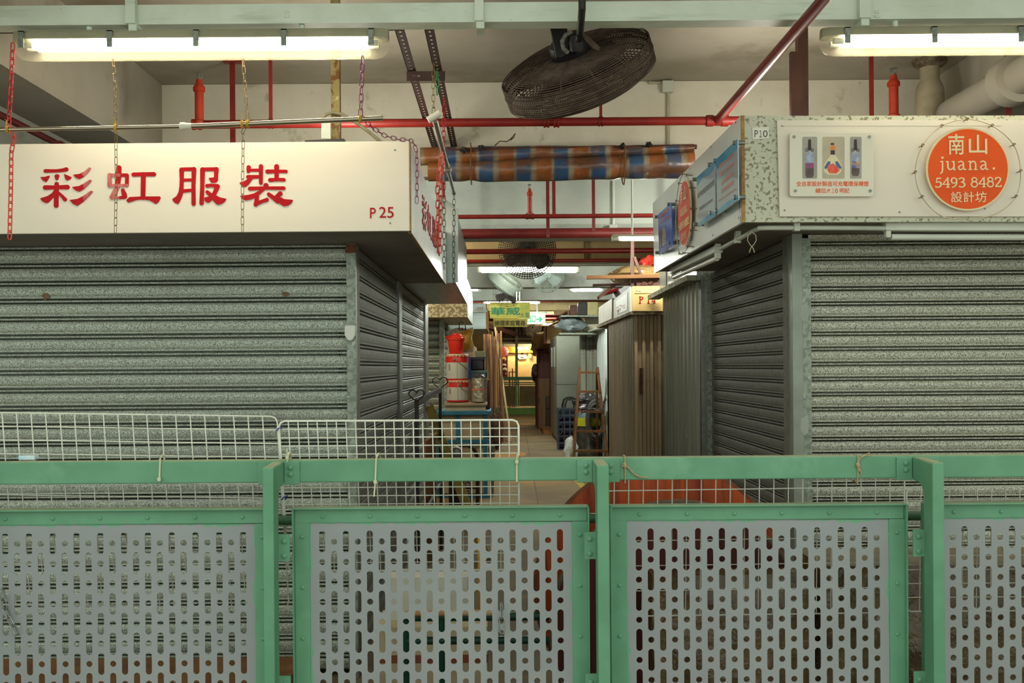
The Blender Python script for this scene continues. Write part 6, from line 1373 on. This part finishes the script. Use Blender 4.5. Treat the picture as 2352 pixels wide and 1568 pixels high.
one('steel_channel', 'grey metal channel standing on end between the ladder and the white gate', 'metal channel', MB().bar((P(1386, 0, 13.9).x, 13.9, 0), P(1386, 955, 13.9), .05, .06, (0, 1, 0)), m_steel, (P(1388, 0, 14.2).x, 14.3, 0))
YC_ = 17.9; z1_ = P(1300, 938, YC_).z
t = thing('plastic_crate', 'blue-grey latticed plastic crate standing on end before the stainless cabinet', 'crate', (P(1300, 0, YC_).x, YC_, 0)); m_cr2 = mat('slate_blue_plastic', '#3d4550', '#343b46', scale=8, rough=.5)
x0, x1 = P(1276, 0, YC_).x, P(1328, 0, YC_).x; mb = MB()
for k in range(5): q = x0+(x1-x0)*k/4; mb.box(q-.012, q+.012, YC_, YC_+.03, 0, z1_)
for k in range(7): z = z1_*k/6; mb.box(x0, x1, YC_-.004, YC_+.03, max(0, z-.016), z+.016)
mb.build('lattice', m_cr2, t); MB().box(x0-.02, x0+.01, YC_-.02, YC_+.25, 0, z1_+.015).build('side', m_cr2, t); MB().box(x0, x1, YC_+.22, YC_+.25, 0, z1_).build('back', mat('crate_dark_back', '#2a2c33', rough=.7), t)
for y in (950, 985): q = P(1287, y, YC_); MB().tube([q+Vector((.035*cos(a), -.03, .09*sin(a))) for a in [2*pi*i/16 for i in range(16)]], .011, 6, closed=True).build('handle', m_cr2, t)
t = thing('folding_trolley', 'folded luggage trolley with a rounded black handle behind the lattice crate', 'trolley', (P(1307, 0, 18.6).x, 18.6, 0)); Yq = 18.5
for dx, r in ((0, .02), (6, .014)): MB().tube([P(x, y, Yq) for x, y in ((1292+dx, 1025), (1292+dx, 930), (1295+dx, 917+dx*.6), (1302, 912.5+dx*.8), (1314, 912.5+dx*.8), (1321-dx, 917+dx*.6), (1324-dx, 930), (1324-dx, 1025))], r, 8).build('tube', m_black, t, smooth=True)
for x in (1294, 1322): MB().lathe((P(x, 0, Yq).x, Yq, .06), [(.01, -.02), (.06, -.02), (.06, .02), (.01, .02)], 16, (1, 0, 0)).build('wheel', m_black, t)
YR2 = 19.4
t = thing('steel_cabinet', 'tall stainless steel cabinet standing out on the right beyond the ladder', 'cabinet', (P(1300, 0, YR2).x, YR2+.4, 0))
x0, x1 = P(1272, 0, YR2).x, P(1340, 0, YR2).x; zt_ = P(1300, 771, YR2).z; zm = P(1300, 883, YR2).z
m_ss = mat('satin_stainless', '#82857a', '#73766b', scale=1.5, rough=.38, metal=.55, spot=('#b59a76', 1.2, .58, .75))
MB().box(x0, x1, YR2, YR2+2.4, .08, zm-.004).build('lower_panel', m_ss, t, bevel=.006); MB().box(x0, x1, YR2, YR2+2.4, zm, zt_).build('upper_panel', m_ss, t, bevel=.006); MB().box(x0+.03, x1, YR2+.03, YR2+2.3, 0, .08).build('plinth', m_black, t)
for k in range(2): MB().bar((x0-.012, YR2+.5+k*1.0, zm+.35), (x0-.012, YR2+.5+k*1.0, zm+.75), .03, .03, (0, 1, 0)).build('handle', m_steel, t)
t = thing('plastic_sack', 'translucent blue-grey plastic sack stuffed and lying on the stall P13 canopy', 'sack', P(1310, 765, 17.2)); c = P(1312, 745, 15.2)
MB().blob(c, .20, .16, .115, 11, .22).build('sack', mat('blue_grey_plastic', '#6f7a7c', '#8d979a', scale=7, rough=.25, spec=.7, bump=.7, bscale=9), t, smooth=True)
one('shelf_board', 'worn board shelf carrying the stuffed plastic sack', 'shelf', MB().rect(1285, 764, 1372, 768, 14.9, 15.36), m_post, P(1330, 768, 15.1))
one('shelf_board', 'upper worn board shelf above the stuffed plastic sack', 'shelf', MB().rect(1288, 724, 1376, 727, 14.95, 15.6), m_post, P(1330, 727, 15.1))
for lab, x0, y0, x1, y1, Y, m in (('brown paper wrapped parcel on the upper shelf, nearest the exit sign', 1274, 711, 1308, 724, 15.3, mat('kraft_paper', '#8d7252', '#7a6144', scale=10, rough=.9)),
        ('dark leather case standing on the upper shelf', 1309, 700, 1326, 724, 15.2, m_brown), ('black plastic wrapped block on the upper shelf', 1328, 694, 1349, 724, 15.2, m_black),
        ('pale green box on the upper shelf, right of the black block', 1350, 693, 1374, 724, 15.1, mat('pale_green_box', '#b3a97a', '#a59b6d', scale=6, rough=.8))):
    a = P(x0, y1, Y); one('parcel', lab, 'box', MB().rect(x0, y0, x1, y1, Y, Y+.22), m, a, bevel=.012)
for k, (a, b) in enumerate((((1271, 738), (1302, 716)), ((1262, 748), (1290, 736)))): one('timber_strip', ('long dark strip of wood leaning on the upper shelf end', 'short dark strip of wood under the long leaning one')[k], 'timber strip', MB().bar(P(*a, 15.4), P(*b, 15.2), .03, .02), m_brown, P(*a, 15.4))
# roof load over P14
t = thing('wrapped_mattress', 'bulky yellowish goods wrapped in plastic on the roof of stall P14', 'wrapped goods', P(1470, 650, 8.6)); c = P(1465, 633, 8.9)
MB().blob(c, .26, .3, .085, 21, .12, flat=.8).build('bundle', mat('yellow_plastic_wrap', '#a98a57', '#8f7245', scale=9, rough=.25, spec=.7, bump=.8, bscale=10), t, smooth=True)
one('red_sack', 'red plastic sack on the stall roof behind the tip of the P10 side board', 'sack', MB().blob(P(1492, 604, 8.9), .085, .1, .06, 5, .2), mat('red_plastic_sack', '#b8321f', '#9c2819', scale=8, rough=.35), P(1492, 615, 8.9), smooth=True)
m_tr = wood('roof_timber', '#7a5230', '#64411f', 'x', 4)
t = thing('timber_rack', 'rough timber rack with upright post and brace on the roof of stall P14', 'timber rack', P(1452, 650, 8.45))
MB().bar(P(1347, 637, 8.35), P(1518, 634, 8.35), .05, .03).build('beam', m_tr, t); MB().bar(P(1361, 655, 8.5), P(1516, 651, 8.5), .03, .02).build('beam', m_brown, t)
MB().bar(P(1452, 656, 8.4), P(1452, 552, 8.4), .028, .03, (0, 1, 0)).build('post', m_brown, t); MB().bar(P(1457, 590, 8.38), P(1481, 655, 8.38), .022, .02, (0, 1, 0)).build('brace', m_brown, t)
for a, b in (((1473, 655), (1493, 640)), ((1490, 652), (1514, 637)), ((1374, 684), (1412, 654))): MB().bar(P(*a, 8.32), P(*b, 8.5), .016, .02).build('stick', m_brown, t)
one('red_board', 'red painted board lying on the P14 stall roof edge', 'board', MB().px([(1386, 672), (1420, 660), (1420, 667), (1392, 675)], 9.8, 10.1), m_red, P(1400, 672, 9.8))
# boxes beyond the stainless cabinet
one('locker', 'plain brown locker squeezed between the stainless cabinet and the wooden case', 'locker', MB().box(P(1262, 0, 21.95).x, P(1290, 0, 21.95).x, 21.95, 23.3, 0, P(1262, 789, 21.9).z), wood('rust_brown_board', '#6e4a30', '#5a3a26', 'z', 3), (P(1276, 0, 22).x, 22.5, 0))
for nm, lab, cat_, x0, y0, x1, yb_, Y, dep, z0, m in (
    ('cupboard', 'low brown cupboard with a rusty frame beyond the stainless cabinet', 'cupboard', 1237, 868, 1275, 0, 24.0, 1.6, 0, wood('faded_brown_board', '#76583c', '#68492f', 'z', 3)),
    ('wooden_case', 'dark red-brown wooden case standing on the low brown cupboard', 'case', 1239, 806, 1275, 868, 24.1, 1.2, None, m_tabled),
    ('chipboard_box', 'speckled chipboard box up high beside the stainless cabinet top', 'box', 1256, 750, 1290, 789, 21.9, .9, None, mat('chipboard', '#a58a5e', '#8c7048', scale=40, rough=.9))):
    z = P(1250, yb_, Y).z if z0 is None else z0; a, b = P(x0, y0, Y), P(x1, y0, Y); t = thing(nm, lab, cat_, ((a.x+b.x)/2, Y, z))
    MB().box(a.x, b.x, Y, Y+dep, z, a.z).build('body', m, t, bevel=.008)
    MB().box(a.x-.03, a.x, Y-.01, Y+dep, z, a.z).build('side_frame', mat('red_rust_frame', '#6b3322', '#54271b', scale=10, rough=.8), t)
    if nm == 'cupboard': MB().box(b.x-.42, b.x-.38, Y-.02, Y, z+.6, z+.75).build('handle', m_black, t)
t = thing('draped_canvas', 'brown canvas cover draped over boxes high on the right of the passage end', 'canvas', P(1240, 800, 23.5))
mcv = mat('brown_canvas', '#6d5330', '#55401f', scale=5, rough=.95, bump=.6, bscale=6)
cloth(MB(), [(1226, 764), (1262, 761), (1262, 800), (1221, 803)], 23.4, .12, seed=3, th=.9).build('cover', mcv, t, smooth=True); cloth(MB(), [(1222, 800), (1233, 802), (1232, 818), (1225, 817)], 23.35, .05, 6, 8, 5, .1).build('hanging_fold', mcv, t, smooth=True); cloth(MB(), [(1233, 803), (1266, 799), (1266, 806), (1233, 809)], 23.9, .08, 8, 5, 9, .3).build('loose_fold', mcv, t, smooth=True)
one('canvas_bundle', 'dark bundled cloth wedged beside the dark red-brown case', 'cloth bundle', MB().blob(P(1230, 856, 25.2), .10, .12, .2, 14, .2), m_black, P(1230, 870, 25.2), smooth=True)
one('crossbar_frame', 'black tube frame leaning against the stainless cabinet side', 'frame', MB().tube([P(x, y, 23.6) for x, y in ((1255, 986), (1255, 911), (1262, 908), (1262, 986))], .02, 6).tube([P(1255, 938, 23.6), P(1262, 937, 23.6)], .014, 6), m_black, P(1258, 986, 23.6))
one('pallet_boards', 'pale boards lying on the floor beyond the stainless cabinet', 'boards', MB().box(P(1240, 0, 22).x, P(1262, 0, 22).x, 21.95, 23.4, 0, .09), m_ply, (P(1250, 0, 22).x, 22, 0))

# ============================================================ the passage end
YEnd = 31.5
t = thing('end_railing', 'green railing across the far end of the passage before the lit shop', 'railing', (P(1190, 0, YEnd).x, YEnd, 0)); mg2 = mat('far_green_paint', '#41704a', '#3a6643', scale=5, rough=.5)
for y0, y1 in ((865, 873), (877, 880), (881.5, 884)): MB().rect(1146, y0, 1240, y1, YEnd, YEnd+.06).build('rail', mg2, t)
for x0, x1 in ((1184, 1187.3), (1188.3, 1192)): a = P(x0, 868, YEnd); MB().box(a.x, P(x1, 868, YEnd).x, YEnd-.05, YEnd, .25, a.z).build('post', mg2, t)
for x0, x1 in ((1146, 1184), (1193, 1240)): MB().rect(x0, 886, x1, 932, YEnd+.03, YEnd+.06).build('infill_panel', mat('brown_grey_panel', '#6a604a', '#5f5642', scale=4, rough=.8), t)
struct('kerb', MB().box(-1.5, 2.0, YEnd-.25, YEnd+.5, 0, .20), mat('green_kerb_paint', '#4f7a35', '#476e30', scale=5, rough=.6, spot=('#6a8f4a', 3, .6, .7)))
one('steel_column', 'grey-green steel column rising behind the far railing', 'column', MB().rect(1183.5, 700, 1189.5, 866, YEnd+.1, YEnd+.3), mat('grey_green_column', '#76795f', '#6b6e56', scale=5, rough=.6), P(1186, 866, YEnd+.1))
t = thing('awning', 'dark corrugated awning above the far railing', 'awning', P(1190, 770, YEnd+.8)); mb = MB()
for k in range(14): q = P(1135+k*8.5, 0, YEnd+.9).x; mb.hexa([(q, YEnd+.6, P(0+1190, 768, YEnd).z), (q+.075, YEnd+.6, P(1190, 768, YEnd).z), (q+.075, YEnd+2.4, P(1190, 752, YEnd).z), (q, YEnd+2.4, P(1190, 752, YEnd).z)]+[(q, YEnd+.6, P(1190, 762, YEnd).z), (q+.075, YEnd+.6, P(1190, 762, YEnd).z), (q+.075, YEnd+2.4, P(1190, 746, YEnd).z), (q, YEnd+2.4, P(1190, 746, YEnd).z)])
MB().cyl((P(1150, 0, YEnd+1.5).x, YEnd+1.5, P(1150, 752, YEnd+1.5).z), (P(1150, 0, YEnd+1.5).x, YEnd+1.5, ZC-.002), .02, 6).cyl((P(1225, 0, YEnd+1.5).x, YEnd+1.5, P(1225, 752, YEnd+1.5).z), (P(1225, 0, YEnd+1.5).x, YEnd+1.5, ZC-.002), .02, 6).build('hanger_rod', m_black, t)
mb.build('corrugations', mat('pale_dusty_sheet', '#6e6656', rough=.9), t); MB().rect(1130, 738, 1250, 770, YEnd+2.5, YEnd+2.55).build('sheet', mat('dark_dusty_sheet', '#4d463e', '#423c36', scale=6, rough=.9), t)
for y0, y1 in ((770, 777), (779, 785)): MB().rect(1130, y0, 1245, y1, YEnd+.5, YEnd+.6).build('purlin', mat('dark_purlin', '#4a423c', rough=.8), t)
MB().rect(1130, 786.5, 1245, 789.5, YEnd+.4, YEnd+.5).build('front_bar', mat('pale_bar', '#a59d86', rough=.6), t)
YSH = 37.0
struct('wall_shop', MB().px([(1120, 790), (1260, 790), (1260, 960), (1120, 960)], YSH, YSH+.1), mat('shop_cream_wall', '#e0bd86', '#d8b47a', scale=2, rough=.8))
struct('trim_shop', MB().px([(1120, 795), (1260, 795), (1260, 810), (1120, 810)], YSH-.15, YSH-.02), mat('shop_orange_board', '#cf7a22', '#c06c1b', scale=5, rough=.6))
struct('trim_fascia', MB().px([(1120, 788), (1260, 788), (1260, 796), (1120, 796)], YSH-.9, YSH-.8), mat('shop_pale_fascia', '#bdb79c', rough=.7))
struct('wall_shop_side', MB().px([(1153, 812), (1166, 815), (1166, 866), (1153, 868)], YSH-.12, YSH-.02), m_tabled)
for k, (x, y, sx_, sy, c) in enumerate(((1158, 824, 5, 5, '#d9a05a'), (1158.5, 838, 4.5, 3, '#c9c3b2'), (1160, 848, 5, 4.5, '#c2c7b8'), (1162, 858, 1.6, 1.6, '#c9a15a'))): one('shop_sticker', ('orange picture on the dark shop pillar, topmost', 'white sticker on the dark shop pillar under the orange picture', 'round pale sticker on the dark shop pillar, second from the bottom', 'tiny brass disc on the dark shop pillar, lowest')[k], 'sticker', MB().px([(x+sx_*cos(a), y+sy*sin(a)) for a in [2*pi*i/16 for i in range(16)]], YSH-.15, YSH-.121), mat('sticker%d' % k, c, '#3a2a22' if k < 3 else None, scale=6, lo=.5, hi=.55, rough=.5), P(x, y, YSH-.15))
c = P(1156, 807, 35.2)
t = thing('paper_lantern', 'round red lantern hanging in the lit shop at the passage end', 'lantern', c); rl = 12.5*35.2/F
MB().lathe(c, [(rl*sin(pi*i/14)*(1+.03*cos(pi*i)), -rl*cos(pi*i/14)*.95) for i in range(15)], 24).build('shade', glow('lantern_red_glow', '#d93015', .55), t, smooth=True); MB().cyl(c+Vector((0, 0, rl*.9)), (c.x, c.y, ZC-.003), .01, 6).build('cord', m_black, t)
for k, x in enumerate((1193, 1208.5)):
    c = P(x, 798.5, YSH-.35); t = thing('shop_bulb', ('left of two bare bulb clusters lighting the orange shop board', 'right of two bare bulb clusters lighting the orange shop board')[k], 'lamp', c)
    for dx in (-.045, .0, .045): MB().blob(c+Vector((dx, 0, 0)), .025, .025, .04, k, 0, 10, 8).build('bulb', glow('bulb_glow', (1, .86, .5, 1), 380), t, smooth=True)
    MB().box(c.x-.07, c.x+.07, c.y-.02, c.y+.2, c.z+.03, c.z+.06).build('holder', m_white, t)
t = thing('shop_poster', 'white sign showing a person with dark hair above a teal strip in the lit shop', 'poster', P(1199, 820, YSH-.06))
MB().px(rrect(1189.5, 810, 1209, 823, 1.5), YSH-.06, YSH-.02).build('board', m_white, t); MB().px([(1190, 821), (1209, 820), (1206, 824), (1193, 825)], YSH-.065, YSH-.06).build('teal_strip', mat('pale_teal', '#9cc0b5', rough=.6), t)
MB().px([(1199+3*cos(a), 815.5+3.8*sin(a)) for a in [2*pi*i/14 for i in range(14)]], YSH-.068, YSH-.062).build('printed_face', mat('print_skin', '#d99a6a', rough=.6), t); MB().px([(1195.8, 814), (1196.5, 810.5), (1200, 809.5), (1202.5, 811.5), (1202, 814), (1200, 812.5)], YSH-.072, YSH-.066).build('printed_hair', m_black, t); MB().px([(1194, 822), (1196, 819), (1202, 819), (1205, 822)], YSH-.07, YSH-.064).build('printed_shirt', m_grey, t)
one('round_badge', 'oval yellow and blue badge hanging right of the person sign', 'badge', MB().px([(1217+4*cos(a)+.15*4*sin(a), 816+7*sin(a)) for a in [2*pi*i/18 for i in range(18)]], YSH-.1, YSH-.05), mat('badge_print', '#d9b23f', '#4f7f9c', scale=7, lo=.5, hi=.55, rough=.5), P(1217, 816, YSH-.1))
t = thing('chair', 'reddish wooden chair in front of the cream shop wall', 'chair', (P(1173, 0, 35.5).x, 35.5, 0)); Yc = 35.5; ms = wood('red_chair_wood', '#a34a22', '#8a3a1a', 'z', 4)
for x, yt_ in ((1169.5, 855), (1177, 846)): a = P(x, yt_, Yc); MB().box(a.x-.02, a.x+.02, Yc, Yc+.04, 0, a.z).build('leg', ms, t)
for y in (853, 868): MB().rect(1169, y, 1183, y+2, Yc, Yc+.35 if y > 860 else Yc+.03).build('seat' if y > 860 else 'back_rail', ms, t)
for x in (1171, 1182): a = P(x, 868, Yc+.33); MB().box(a.x-.02, a.x+.02, Yc+.30, Yc+.34, 0, a.z).build('leg', ms, t)
